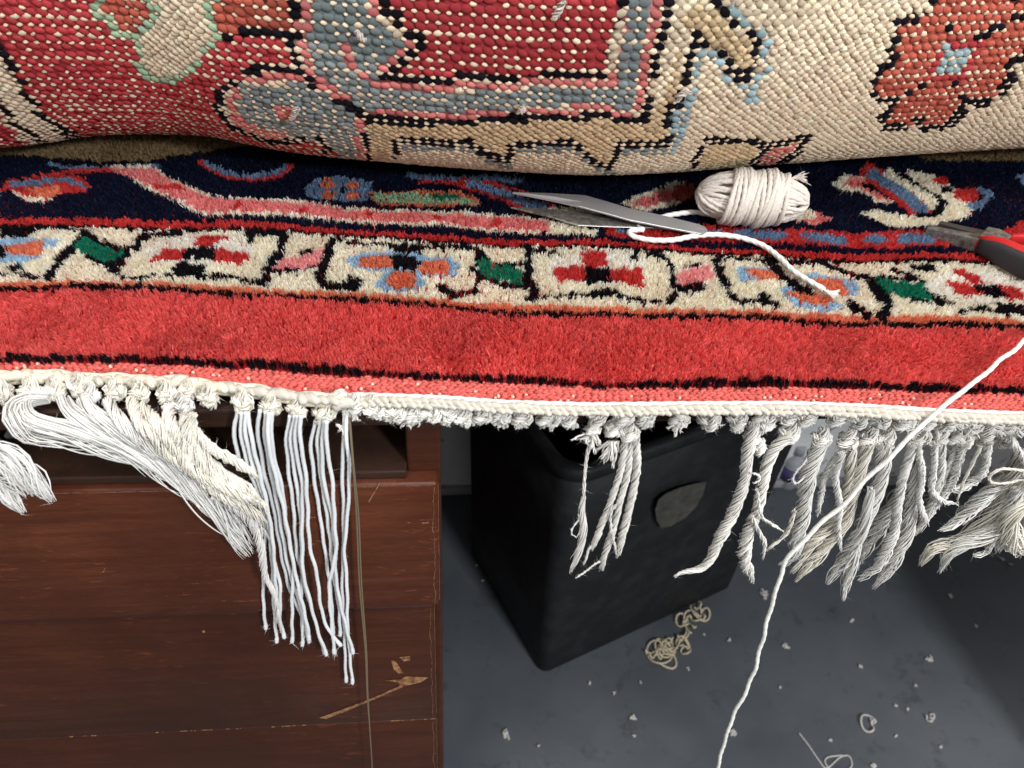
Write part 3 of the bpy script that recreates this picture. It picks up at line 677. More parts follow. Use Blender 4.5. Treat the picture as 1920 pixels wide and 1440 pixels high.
SR(r3, [(60,175),(100,215),(50,262),(30,320),(30,350),(15,405),(0,450),(-30,560)], 46, BLK); SR(r3, [(100,215),(180,280),(220,332),(270,382),(320,437),(370,442)], 46, BLK)
FRr(r3, [(140,800),(400,800),(450,830),(370,930),(60,930)], TAN); FRr(r3, [(470,850),(660,790),(620,850),(520,930),(380,950)], BPK)
SR(r3, [(50,930),(120,830),(140,787),(400,790),(445,815),(530,810),(650,780),(715,778),(650,842),(560,905),(500,950)], 36, BLK); SR(r3, [(470,835),(400,910),(350,960)], 40, BLK)
FRr(r3, [(1430,-300),(2300,-300),(2300,260),(1870,320),(1850,400),(1800,500),(1770,540),(1570,570),(1540,620),(1500,690),(1150,705),(1120,680),(1160,600),(1060,560),(1080,480),(1130,390),(1180,330),(1190,240),(1240,130),(1400,100)], TER)
for q in ([(1430,-100),(1410,30),(1400,90),(1270,97),(1210,137),(1190,240),(1170,290),(1190,345),(1130,385),(1110,430),(1080,475),(1060,520),(1085,565),(1200,570)],
          [(1165,600),(1140,635),(1110,680),(1140,715),(1260,705)], [(1330,715),(1460,710),(1510,685),(1560,640),(1580,610)], [(1590,570),(1720,582)],
          [(1780,540),(1810,490),(1840,450),(1860,400),(1840,350),(1890,320),(1960,290)], [(1890,-30),(1860,40),(1850,95),(1960,105)]):
    SR(r3, q, 42, BLK)
for x, y in ((1440,135),(1480,175),(1770,150),(1690,195),(1340,485),(1260,525),(1540,480),(1570,525),(1320,675)): dot(RP, 1280+x/3, y/3, 11, 8, BLK)
SR(r3, [(1440,235),(1680,240)], 46, BRD); SR(r3, [(1640,285),(1600,385)], 46, BRD); SR(r3, [(1440,280),(1390,385)], 46, BRD); SR(r3, [(1370,432),(1590,432)], 46, BRD)
FRr(r3, [(1465,260),(1625,260),(1575,400),(1425,400)], LBL)
SR(r2, [(530,10),(620,10)], 40, NAVY); SR(r2, [(740,10),(820,10)], 40, NAVY)
RP[RP == LBL] = BLB
def look(A, px, py):
    return A[np.clip(np.round(py-PY0).astype(int), 0, PH-1), np.clip(np.round(px-PX0).astype(int), 0, PW-1)]

# ------------------------------------------------------------------ rug: flat part
ZB, ZT = 0.0038, 0.0074                          # backing and pile height
def world_line(tab, z):
    q = np.array([P(x, y, z) for x, y in tab]); return lambda x: np.interp(x, q[:, 0], q[:, 1])
y_end = world_line(T_END-[0, 13], ZT-.0004); y_kil = world_line(T_KIL, .004)
rug = thing('rug', (0, .4, 0), 'red, navy and cream hand knotted rug with its end rolled back, white fringe', 'rug')
xs = np.linspace(RX0, RX1, 120); nv = 24
V = []; 
for x in xs:
    y0_, y1_ = y_kil(x)-.001, .80
    for k in range(nv):
        f_ = (k/(nv-1))**1.6; V.append((x, y0_+(y1_-y0_)*f_, ZB-.0012))
Q = [[i*nv+j, (i+1)*nv+j, (i+1)*nv+j+1, i*nv+j+1] for i in range(len(xs)-1) for j in range(nv-1)]
mb = MB(); V = np.array(V); pxp, pyp = proj(V+[0, 0, ZT-ZB]); mb.add(V, Q=Q, C=PAL[STRIP]*.8)
Vb = V.copy(); Vb[:, 2] = 0; mb.add(Vb, Q=[q[::-1] for q in Q], C=PAL[BCR])
mb.build('backing', M_back, rug)

def undul(x, y): return .0008*np.sin(x*31+y*17)+.0006*np.sin(x*67-y*23+1.)+.0005*np.sin(x*13+y*90)
sp = .00195
gx, gy = np.meshgrid(np.arange(RX0+.001, RX1, sp), np.arange(.20, .66, sp))
gx = (gx+RNG.uniform(-.4, .4, gx.shape)*sp).ravel(); gy = (gy+RNG.uniform(-.4, .4, gy.shape)*sp).ravel()
ok = gy > y_end(gx)
gx, gy = gx[ok], gy[ok]
px_, py_ = proj(np.stack([gx, gy, np.full_like(gx, ZT)], 1))
ok = (py_ > 240) & (gy < .575)
gx, gy, px_, py_ = gx[ok], gy[ok], px_[ok], py_[ok]
nT = len(gx)
jit = RNG.normal(0, .6, (2, nT))
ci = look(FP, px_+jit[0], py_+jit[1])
ci[(ci == BLK) & (gy < y_end(gx)+.012)] = STRIP
ci[gy < y_end(gx)+.0031+RNG.normal(0, .0002, nT)] = BLK
dist = np.hypot(gy, H)
nf = np.where(gy < .36, 11, np.where(gy < .46, 7, 6))
nf = np.where((px_ > -150) & (px_ < 2070), nf, 4)
idx = np.repeat(np.arange(nT), nf); nF = len(idx)
# tufts lean towards the fringe, in drifting clumps
def smooth_field(x, y, seed, sc):
    r = np.random.default_rng(seed); o_ = np.zeros_like(x)
    for k in range(7):
        a = r.uniform(0, 6.3); f_ = sc*r.uniform(.5, 2.); o_ += np.sin((x*math.cos(a)+y*math.sin(a))*f_+r.uniform(0, 6.3))
    return o_/3
lx_ = .0006*smooth_field(gx, gy, 1, 120)+.00045*smooth_field(gx, gy, 21, 620)+RNG.normal(0, .0003, nT)
ly_ = -.0005+.0006*smooth_field(gx, gy, 2, 140)+.00045*smooth_field(gx, gy, 22, 660)+RNG.normal(0, .0003, nT)
hh = (ZT-ZB)*(1+.08*smooth_field(gx, gy, 3, 260)+.09*smooth_field(gx, gy, 23, 800)+RNG.normal(0, .06, nT))
front = np.clip((gy-y_end(gx))/.006, 0, 1)
hh *= .80+.20*front
ang = RNG.random(nF)*2*np.pi; rr = np.sqrt(RNG.random(nF))
root = np.stack([gx[idx]+rr*np.cos(ang)*sp*.35, gy[idx]+rr*np.sin(ang)*sp*.35, np.full(nF, ZB-.001)], 1)
hl = hh[idx]*(1+RNG.normal(0, .10, nF))
tip = np.stack([gx[idx]+lx_[idx]+rr*np.cos(ang)*sp*.66+RNG.normal(0, .00022, nF), gy[idx]+ly_[idx]+rr*np.sin(ang)*sp*.66+RNG.normal(0, .00022, nF), ZB+hl+undul(gx[idx], gy[idx])], 1)
stray = RNG.random(nF) < .006
tip[stray] += RNG.normal(0, .0016, (stray.sum(), 3))*[1, 1, .5]+[0, 0, .0008]
mid = root*.42+tip*.58+np.stack([RNG.normal(0, .0003, nF), RNG.normal(0, .0003, nF)+.0003, np.full(nF, .0004)], 1)
sa = RNG.random(nF)*2*np.pi; wdt = RNG.uniform(.00022, .00036, nF)*np.where(gy[idx] < .36, 1, 1.35)*np.where((px_[idx] > -150) & (px_[idx] < 2070), 1, 1.7)
sd = np.stack([np.cos(sa), np.sin(sa), np.zeros(nF)], 1)*wdt[:, None]
V = np.stack([root, mid+sd, mid-sd, tip+sd*.7, tip-sd*.7], 1).reshape(-1, 3)      # root, middle and clipped tip
bI = np.arange(nF)[:, None]*5
Q = bI+np.array([2, 1, 3, 4]); TR = bI+np.array([0, 1, 2])
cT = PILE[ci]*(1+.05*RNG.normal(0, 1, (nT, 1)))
cF = cT[idx]*(1+RNG.normal(0, .075, (nF, 1)))
cF[ci[idx] == STRIP] *= (1+.06*smooth_field(gx, gy, 9, 60)+.07*smooth_field(gx, gy, 29, 700))[idx][ci[idx] == STRIP][:, None]
light = RNG.random(nF) < .07; cF[light] = cF[light]*1.15+.02
cF = np.clip(cF, .004, .95)
me = mkmesh('pile', V, tris=TR, quads=Q, col=np.repeat(cF, 5, 0), smooth=False)
tag(obj('pile', me, M_wool, rug), kind='stuff')
print('pile fibres', nF)

# ------------------------------------------------------------------ small bump meshes (knots, stitches)
def dome(nseg=6, full=False):
    V, Q, T = [], [], []
    rings = [(1.0, 0.), (.86, .55), (.50, .90)]
    for r_, z in rings:
        for k in range(nseg):
            a = 2*np.pi*k/nseg; V.append((r_*np.cos(a), r_*np.sin(a), z))
    V.append((0, 0, 1.))
    for i in range(2):
        for k in range(nseg): Q.append([i*nseg+k, i*nseg+(k+1) % nseg, (i+1)*nseg+(k+1) % nseg, (i+1)*nseg+k])
    for k in range(nseg): T.append([2*nseg+k, 2*nseg+(k+1) % nseg, 3*nseg])
    return np.array(V, float), np.array(Q), np.array(T)
DV, DQ, DT = dome()
def bumps(mb, pos, ax, ay, an, sx, sy, sz, cols, rot=None):
    m = len(pos); v = DV[None]*1.0
    lx2 = v[..., 0]*sx[:, None]; ly2 = v[..., 1]*sy[:, None]; lz = v[..., 2]*sz[:, None]
    if rot is not None:
        c, s_ = np.cos(rot)[:, None], np.sin(rot)[:, None]; lx2, ly2 = lx2*c-ly2*s_, lx2*s_+ly2*c
    W = pos[:, None]+ax[:, None]*lx2[..., None]+ay[:, None]*ly2[..., None]+an[:, None]*lz[..., None]
    b_ = np.arange(m)[:, None, None]*len(DV)
    mb.add(W.reshape(-1, 3), Q=(DQ[None]+b_).reshape(-1, 4), T=(DT[None]+b_).reshape(-1, 3), C=np.repeat(cols, len(DV), 0))

# flat-woven red end band
pos, rot, sx, sy, cols = [], [], [], [], []
rw = .0016
for r_ in range(11):
    x = RX0
    while x < RX1-.004:
        x += .0031*RNG.uniform(.85, 1.15)
        y = y_kil(x)+.0005+rw*r_+RNG.normal(0, .00012)
        if y > y_end(x)+.0015: continue
        pos.append((x+(.0015 if r_ % 2 else 0), y, ZB-.0013+.0004*RNG.random())); rot.append(.30*(1 if r_ % 2 else -1)+RNG.normal(0, .12))
        sx.append(.0019*RNG.uniform(.9, 1.15)); sy.append(.00085*RNG.uniform(.9, 1.15))
        c = lin((214, 104, 96))*(1+RNG.normal(0, .12))
        if r_ < 6 and RNG.random() < (.10 if r_ < 4 else .03): c = lin((232, 200, 180)); sx[-1] *= .45
        cols.append(np.clip(c, .01, .8))
pos = np.array(pos); m_ = len(pos); e = np.eye(3)
mb = MB(); bumps(mb, pos, np.tile(e[0], (m_, 1)), np.tile(e[1], (m_, 1)), np.tile(e[2], (m_, 1)), np.array(sx), np.array(sy), np.full(m_, .0012), np.array(cols), np.array(rot))
fz = pos[RNG.integers(0, m_, 500)]+[0, 0, .001]; fuzz(mb, fz, .003, lin((200, 90, 84)))
tag(mb.build('flat_weave', M_back, rug), kind='stuff')

# ------------------------------------------------------------------ rug: rolled back part
RR = 0.137
SIL = band((-400,262),(-100,275),(0,280),(90,262),(150,254),(250,250),(400,254),(480,274),(560,288),(640,297),(760,307),(900,318),(1050,327),(1150,329),(1280,322),(1400,312),(1500,305),(1620,295),(1750,286),(1920,276),(2360,262))
# centre of the roll for each x so that its underside meets the seen outline
zc = RR+.010
cxs, cys = [], []
for px0, py0 in SIL:
    d = ray(px0, py0); m0 = -d[2]/d[1]
    yc = (RR*math.sqrt(1+m0*m0)+H-zc)/m0
    yt = yc - RR*m0/math.sqrt(1+m0*m0)
    cxs.append(d[0]/d[1]*yt); cys.append(yc)
cxs, cys = np.array(cxs), np.array(cys)
kk = np.ones(9)/9
xg = np.linspace(-.62, .62, 300); yg = np.interp(xg, cxs, cys); yg = np.convolve(np.pad(yg, 4, 'edge'), kk, 'valid')
YC = lambda x: np.interp(x, xg, yg)
def roll_pt(x, th, dr=0.):
    r_ = RR+dr; return np.stack([x+0*th, YC(x)-r_*np.cos(th), zc+r_*np.sin(th)], -1)
ths = np.radians(np.linspace(-100, 88, 120)); xr = np.linspace(RX0, RX1, 220)
X, TH = np.meshgrid(xr, ths, indexing='ij'); V = roll_pt(X, TH, -.0012).reshape(-1, 3); nt_ = len(ths)
gi, gj = np.meshgrid(np.arange(len(xr)-1), np.arange(nt_-1), indexing='ij'); Q = np.stack([gi*nt_+gj, (gi+1)*nt_+gj, (gi+1)*nt_+gj+1, gi*nt_+gj+1], -1).reshape(-1, 4)
mb = MB(); pxr, pyr = proj(V); mb.add(V, Q=Q, C=PAL[look(RP, pxr, pyr)]*.9)
# inner side of the roll
V2 = roll_pt(X, TH, -.010).reshape(-1, 3); mb.add(V2, Q=Q[:, ::-1], C=PAL[NAVY])
roll = mb.build('rolled_back_end', M_back, rug)
roll['label'] = 'rolled back end of the rug showing its knotted underside'
sh, sv = .00505, .00455
th_rows = np.arange(math.radians(-96), math.radians(62), sv/RR)
cols_x = np.arange(RX0+.002, RX1-.002, sh)
X, TH = np.meshgrid(cols_x, th_rows, indexing='ij'); ii, jj = np.meshgrid(np.arange(len(cols_x)), np.arange(len(th_rows)), indexing='ij')
def wob(X, TH): return X+.0010*np.sin(TH*9+X*11)+.0005*np.sin(TH*31+X*5), TH+.008*np.sin(X*13+TH*3)+.004*np.sin(X*37+TH*7)
Xw, Tw = wob(X+(jj % 2)*sh*.5*.0, TH); Xw = Xw.ravel()+RNG.normal(0, .00034, Xw.size); Tw = Tw.ravel()+RNG.normal(0, .0018, Tw.size)
pk = roll_pt(Xw, Tw, -.0010)
pp = proj(pk); ok = pp[0] > -1e9
Xw, Tw, pk = Xw[ok], Tw[ok], pk[ok]; pp = (pp[0][ok], pp[1][ok])
cK = look(RP, pp[0], pp[1])
m_ = len(pk)
an = np.stack([0*Tw, -np.cos(Tw), np.sin(Tw)], 1); ay = np.stack([0*Tw, np.sin(Tw), np.cos(Tw)], 1); ax = np.tile(e[0], (m_, 1))
iscream = np.isin(cK, [BCR, TAN])
ksx = np.where(iscream, .0026, .0029)*RNG.uniform(.88, 1.12, m_); ksy = np.where(iscream, .0018, .0021)*RNG.uniform(.88, 1.12, m_); ksz = .0011*RNG.uniform(.7, 1.2, m_)
krot = np.where(iscream, RNG.choice([-.35, .35], m_), -.25)+RNG.normal(0, .2, m_)
kc = PAL[cK]*(1+RNG.normal(0, .10, (m_, 1)))*(1+RNG.normal(0, .02, (m_, 3))); kc = np.clip(kc, .006, .8)
# the 300 knots that show largest are objects of their own
vd = CAM-pk; dd = np.linalg.norm(vd, axis=1); facing = np.einsum('ij,ij->i', vd, an)/dd
score = np.where((pp[0] > 5) & (pp[0] < 1915) & (pp[1] > 4) & (pp[1] < 300), facing/dd**2, -1)
top = np.argsort(-score)[:300]; single = np.zeros(m_, bool); single[top] = True
mb = MB(); s_ = ~single
bumps(mb, pk[s_], ax[s_], ay[s_], an[s_], ksx[s_], ksy[s_], ksz[s_], kc[s_], krot[s_])
# cotton wefts peeping out between the rows
Xd, Td = wob(X+sh*.5, TH+.5*sv/RR); Xd = Xd.ravel()+RNG.normal(0, .0003, Xd.size); Td = Td.ravel()+RNG.normal(0, .0012, Td.size)
pw = roll_pt(Xd, Td, -.0010); ppw = proj(pw); cW = look(RP, ppw[0], ppw[1])
ok = ppw[0] > -1e9
rowv = np.random.default_rng(5).random(len(th_rows)+1); rowv = np.tile(rowv[:len(th_rows)], len(cols_x))
crW = np.isin(cW, [BCR, TAN])
ok &= crW | (RNG.random(len(Xd)) < np.where(rowv > .45, .95, .6))
pw, Td, rv, crW, cW = pw[ok], Td[ok], rowv[ok], crW[ok], cW[ok]; m2 = len(pw)
an2 = np.stack([0*Td, -np.cos(Td), np.sin(Td)], 1); ay2 = np.stack([0*Td, np.sin(Td), np.cos(Td)], 1)
wsz = RNG.uniform(.7, 1.25, m2)*np.where(rv > .6, 1.1, .8)
wcol = np.where(crW[:, None], PAL[cW], lin((220, 200, 172)))
bumps(mb, pw, np.tile(e[0], (m2, 1)), ay2, an2, np.where(crW, .0025*RNG.uniform(.88, 1.12, m2), .0019*wsz), np.where(crW, .0018*RNG.uniform(.88, 1.12, m2), .0012*wsz), .00115*RNG.uniform(.75, 1.2, m2), np.clip(wcol*(1+RNG.normal(0, .08, (m2, 1))), 0, .85), np.where(crW, RNG.choice([-.35, .35], m2), 0)+RNG.normal(0, .2, m2))
fz = pk[RNG.integers(0, m_, 900)]+an[RNG.integers(0, m_, 900)]*0; fuzz(mb, fz, .004, lin((215, 195, 165)), wd=.00003)
o = mb.build('knots', M_back, roll); tag(o, kind='stuff')
kmesh = {}
for q in top:
    c = int(cK[q])
    if c not in kmesh:
        kmesh[c] = mkmesh('knot', DV*[1, 1, 1], tris=DT, quads=DQ, col=np.clip(PAL[c], .006, .8)); kmesh[c].materials.append(M_back)
    o = bpy.data.objects.new('knot', kmesh[c]); COLL.objects.link(o); o.parent = roll
    cr, sr = math.cos(krot[q]), math.sin(krot[q])
    a_, b_ = ax[q]*cr+ay[q]*sr, -ax[q]*sr+ay[q]*cr
    Mx = np.eye(4); Mx[:3, 0] = a_*ksx[q]; Mx[:3, 1] = b_*ksy[q]; Mx[:3, 2] = an[q]*ksz[q]; Mx[:3, 3] = pk[q]
    o.matrix_parent_inverse = Matrix.Identity(4); o.matrix_basis = Matrix(Mx.tolist())
# loose wisps on the rolled back
for pts in ([(1060,2),(1047,20),(1036,36)], [(545,222),(556,207),(562,200)], [(667,58),(672,66),(684,80)], [(1270,190),(1280,176),(1300,172)], [(975,212),(980,200),(984,197)]):
    pr3 = []
    for x, y in pts:
        d = ray(x, y)
        t = np.linspace(.1, .6, 4000)/np.linalg.norm(d); q = CAM+d*t[:, None]
        ins = np.hypot(q[:, 1]-YC(q[:, 0]), q[:, 2]-zc) < RR+.0028
        pr3.append(q[np.argmax(ins)])
    mb = MB(); bundle(mb, pr3, [.0012, .0018, .0010], 14, .0003, 1.2, .3, .3, col=lin((215, 205, 195)), hairs=20); mb.build('loose_wisp', M_cot, roll)

# ------------------------------------------------------------------ rug: end cords, stitches, fringe
WC = lin((244, 241, 234))
def pxr_(px, py):                                 # metres per pixel at the fringe
    return np.linalg.norm(FR(px, py)-CAM)/FPX
for xs_ in (RX0, RX1):
    ys_ = np.linspace(y_kil(xs_)+.002, .70, 80); q = np.stack([np.full(80, xs_), ys_, np.full(80, .0042)], 1)
    V, Q, PL = rope(q, .0030, 10, 2, .2, .01); mb = MB(); mb.add(V, Q, PL=PL); mb.build('side_cord', mat('side_wool', tuple(PAL[DRD]), .95), rug)
edge_px = lambda x: np.interp(x, T_KIL[:, 0], T_KIL[:, 1])
pts = [P(x, edge_px(x)+4+1.5*math.sin(x*.05), .0048) for x in range(-700, 655, 22)]
V, Q, PL = rope(spline(pts, 420), .0018, 10, 2, .35, .012); mb = MB(); mb.add(V, Q, PL=PL)
o = mb.build('end_cord', M_aged, rug); o['label'] = 'yellowed old end cord'
pts = [P(x, edge_px(x)+4, .0050) for x in range(650, 2560, 30)]
V, Q, PL = rope(spline(pts, 900), .00135, 10, 2, .22, .006); mb = MB(); mb.add(V, Q, PL=PL)
o = mb.build('end_cord', M_cord, rug); o['label'] = 'bright white new end cord'
# slanted binding stitches under the new cord; each a short fat twist of cotton
stv = spline([(-1.0, .6, 0), (-.4, .25, .35), (.4, -.25, .35), (1., -.6, 0)], 12)
V, Q, PL = rope(stv, np.array([.35,.5,.56,.6,.6,.6,.6,.6,.58,.52,.45,.3]), 8, 3, .3, 1.4); stm = mkmesh('stitch', V, quads=Q, polys=PL); stm.materials.append(M_cord)
M_stitch = cotton_plain('greyed_cotton', (.62, .575, .50)); stm.materials.clear(); stm.materials.append(M_stitch)
stm2 = stm.copy(); stm2.materials.clear(); stm2.materials.append(M_aged)
bind = None
mb = MB(); pb = [P(x, edge_px(x)+15, .0030) for x in range(-700, 2560, 30)]; V, Q, PL = rope(spline(pb, 400), .0020, 8, 0); mb.add(V, Q, PL=PL)
bind = mb.build('binding', M_aged, rug)
x = -690; k = 0
while x < 2540:
    for row in ((0,) if x < 640 else (0, 1)):
        xx_ = x+(6 if row else 0)+RNG.normal(0, 1); yy_ = edge_px(xx_)+(14 if row == 0 else 22)+RNG.normal(0, .8)
        o = bpy.data.objects.new('stitch', stm2 if (x < 420 and RNG.random() < .7) else stm); COLL.objects.link(o); o.parent = bind; o.matrix_parent_inverse = Matrix.Identity(4)
        p_ = P(xx_, yy_, .0046-.0012*row)
        sc = .0024*RNG.uniform(.8, 1.1) if x > 640 else .0034*RNG.uniform(.8, 1.2)
        o.matrix_basis = Matrix.Translation(Vector(p_)) @ Matrix.Rotation(RNG.normal(0, .15)+(0 if x > 640 else .5*RNG.normal()), 4, 'Z') @ Matrix.Rotation(-.5, 4, 'X') @ Matrix.Scale(sc, 4)
    x += 15 if x > 640 else 19

def knot_curve(sz, rng):
    t = np.linspace(0, 2*np.pi, 60, endpoint=False)
    q = np.stack([np.sin(t)+2*np.sin(2*t), np.cos(t)-2*np.cos(2*t), -1.5*np.sin(3*t)], 1)/3
    a, b2, c = rng.uniform(-.5, .5), rng.uniform(-.4, .4), rng.uniform(0, 6.3)
    R_ = np.array(Matrix.Rotation(a, 3, 'X') @ Matrix.Rotation(b2, 3, 'Y') @ Matrix.Rotation(c, 3, 'Z'))
    return (q@R_.T)*sz
def fringe_knot(px, py, wpx=42, hpx=36, v=.004, col=WC, rng=RNG, label=None):
    c = FR(px, py, v); s_ = pxr_(px, py); mb = MB()
    q = knot_curve(1., rng)*[wpx*s_*.34, wpx*s_*.26, hpx*s_*.40]
    q = np.vstack([q, q[:6]])+c
    bundle(mb, q, [wpx*s_*.165], 24, .00036, 4, .14, .02, col=col, hairs=60, step=.0015)
    bundle(mb, [c+[0, .001, hpx*s_*.7], c+[0, 0, hpx*s_*.1], c+[0, 0, -hpx*s_*.55]], [wpx*s_*.20, wpx*s_*.30, wpx*s_*.18], 16, .00042, .6, .1, .05, col=col)
    return mb.build('fringe_knot', M_cot, rug)
def strand(par, pts, w_, n=18, yr=.00034, turns=None, loose=.12, lenvar=.15, plies=0, v=.006, dv=None, col=WC, hairs=60, name='strand', step=.0040):
    vs = np.linspace(v, v if dv is None else dv, len(pts))
    q = [FR(x, y, vv) for (x, y), vv in zip(pts, vs)]
    s_ = pxr_(*pts[len(pts)//2]); R_ = np.atleast_1d(np.array(w_, float))/2*s_*.8
    L_ = np.linalg.norm(np.diff(np.array(q), axis=0), axis=1).sum()
    if turns is None: turns = L_/.022
    mb = MB(); bundle(mb, q, R_, n, yr, turns, loose, lenvar, plies, col, hairs, step)
    return mb.build(name, M_cot, par)
def fan(par, px, py, wpx, lpx, n=16, v=.006, ang=0., spread=.8, col=WC):   # short cut ends
    c = FR(px, py, v); s_ = pxr_(px, py); mb = MB()
    for k in range(n):
        a = ang+RNG.normal(0, spread*.6); l = lpx*s_*RNG.uniform(.6, 1.1)
        d = DX*math.sin(a)+np.array([0, 0, -math.cos(a)])+DN*RNG.normal(0, .3)
        p0 = c+DX*RNG.normal(0, wpx*s_*.16)+np.array([0, 0, lpx*s_*.2])
        bundle(mb, [p0, p0+d*l*.5+RNG.normal(0, l*.06, 3), p0+d*l+RNG.normal(0, l*.10, 3)], [.0003, .0005, .0009], 5, .00022, 1, .3, .3, col=col, hairs=5, step=.002)
    return mb.build('cut_end', M_cot, par)

A = lambda pts: tr((0, 680), 3.6, pts)
B_ = lambda pts: tr((400, 700), 2.4, pts)
Cc = lambda pts: tr((1000, 740), 3.6, pts)
Ee = lambda pts: tr((1420, 740), 3.6, pts)
# ---- left: combed-out bunch
AG = lin((240, 235, 223)); WW = lin((238, 236, 231))
kn = [fringe_knot(x, y, w_, h_, .004, c) for x, y, w_, h_, c in ((-120,740,46,40,AG),(-60,742,46,40,AG),(4,740,46,44,AG),(60,738,48,40,AG),(104,734,44,34,AG),(150,726,46,32,AG),(172,742,40,30,WW),(215,735,44,36,AG),(262,738,44,36,AG),(312,742,46,38,AG),(345,762,40,34,WW),(356,735,40,30,AG),(392,748,44,40,AG))]
L_A = [  # knot, path, width, n, twist turns, loose, plies
 (3, [(330,225),(210,240),(110,300),(105,390),(220,470),(420,480),(680,545),(930,630),(1150,770),(1310,880)], [26,44,52,50,40,34,30], 58, 1.0, .22, 0, .012),
 (3, [(230,210),(160,290),(230,400),(470,450),(820,540),(1060,660),(1260,820),(1450,1000),(1560,1150),(1690,1305)], [26,38,42,40,36,30,16], 56, 1.0, .25, 0, .013),
 (4, [(420,250),(500,350),(720,470),(980,590),(1190,740),(1390,930),(1590,1120),(1700,1250)], [28,36,40,40,36,18], 50, 1.0, .25, 0, .012),
 (6, [(560,250),(640,350),(850,480),(1100,620),(1300,790),(1480,960),(1640,1120)], [26,34,40,38,26], 44, 1.0, .25, 0, .013),
 (7, [(730,260),(820,400),(940,520),(1130,620),(1300,740),(1500,880),(1690,1060),(1790,1190)], [24,28,30,30,32,24], 40, 3, .10, 0, .015),
 (8, [(880,260),(970,430),(1090,570),(1250,690),(1400,820),(1600,950),(1800,1075)], [24,26,28,26,22], 40, 5, .06, 3, .017),
 (8, [(960,290),(1060,410),(1160,550),(1270,690),(1420,800),(1600,880),(1760,960)], [22,24,26,24,20], 38, 5, .06, 3, .018),
 (9, [(1140,300),(1150,420),(1240,560),(1400,720),(1580,850),(1740,940)], [24,26,26,24,18], 38, 5, .06, 3, .016),
 (10, [(1250,350),(1250,470),(1330,600),(1490,750),(1670,860),(1800,1010)], [24,28,28,26,18], 40, 4, .08, 3, .014),
 (10, [(1290,350),(1300,450),(1400,560),(1560,650),(1700,740),(1795,790)], [22,24,22,18,10], 30, 4, .10, 3, .012),
 (9, [(1430,900),(1600,930),(1700,1080),(1760,1250),(1790,1440),(1850,1560),(1880,1700),(1905,1850)], [14,18,16,10,8,8], 22, 5, .06, 0, .016),
]
for ki, pts, w_, n, tu, lo, pl_, v in L_A:
    strand(kn[ki], A(pts), np.array(w_)*(1.12 if pl_ else 1.), n+(10 if pl_ else 0), .00040, tu*(.7 if pl_ else 1), lo*(1.8 if pl_ else 1.7), .30, 0, v, v, WW if pl_ == 0 else AG, 150)
# the piece hanging at the left border
for pts, w_ in (([(-120,800),(-40,835),(20,862),(60,900),(102,940)], [30,44,40,14]), ([(-120,810),(-40,850),(10,885),(58,930)], [30,44,40,16]), ([(-120,820),(-40,880),(10,925),(46,962)], [30,40,30,10])):
    strand(kn[0], pts, w_, 46, .0004, .8, .28, .35, 0, .016, .02, WW, 120)
# ---- fringe beyond the picture's sides
for x in list(range(-680, -150, 52))+list(range(2075, 2540, 50)):
    y = edge_px(x)+36; kk_ = fringe_knot(x, y, 46, 40, .004, AG)
    l_ = RNG.uniform(150, 260); sw = RNG.normal(0, 25)
    strand(kk_, [(x, y+12), (x+sw*.3, y+l_*.4), (x+sw, y+l_*.75), (x+sw*1.5, y+l_)], [26, 28, 30, 12], 40, .0004, 2.5, .18, .3, 0, .009, .010, WW, 80)
# ---- new straight strings
SC = lin((236, 238, 239))
groups = [((455,762),48,38,[[(110,175),(95,250),(120,400),(200,480),(235,640),(230,800),(225,1000),(235,1150)],[(125,175),(130,300),(160,430),(210,560),(250,720),(265,850),(270,1000),(285,1210)],[(145,175),(150,300),(190,450),(240,600),(262,800),(300,950),(300,1100),(320,1190)],[(155,175),(180,330),(215,470),(250,640),(268,760),(280,940),(290,1120)]]),
 ((508,768),50,36,[[(210,165),(200,250),(230,450),(270,600),(300,780),(340,960),(400,1100),(430,1210)],[(235,172),(235,300),(260,450),(290,600),(320,780),(350,920),(400,1080),(400,1225)],[(262,175),(268,350),(310,520),(330,700),(360,850),(355,1000),(355,1210)],[(250,178),(250,320),(290,500),(325,650),(350,800),(380,950),(420,1120),(432,1200)]]),
 ((558,773),46,38,[[(345,190),(330,300),(340,450),(360,600),(375,800),(400,900),(395,1020),(402,1190)],[(365,190),(350,320),(375,500),(395,680),(400,900),(440,1050),(500,1260)],[(380,190),(370,330),(400,500),(400,700),(405,900),(430,1000),(465,1140),(510,1268)],[(395,190),(392,300),(415,450),(425,620),(435,780),(465,900),(490,1080),(530,1170),(575,1225)]]),
 ((606,780),52,46,[[(460,215),(440,320),(455,480),(480,640),(510,850),(530,1000),(545,1262)],[(480,215),(470,330),(490,500),(520,700),(540,900),(565,1050),(570,1180)],[(500,215),(490,350),(500,500),(530,620),(550,800),(550,900),(575,1050),(630,1260)],[(510,215),(512,340),(535,480),(545,650),(552,800),(522,950),(530,1100),(545,1260)]]),
 ((645,757),26,26,[[(585,130),(590,280),(580,400),(585,600),(585,800),(580,950),(590,1180),(597,1388)],[(598,130),(601,300),(612,450),(605,620),(590,800),(602,950),(605,1150),(626,1396)]])]
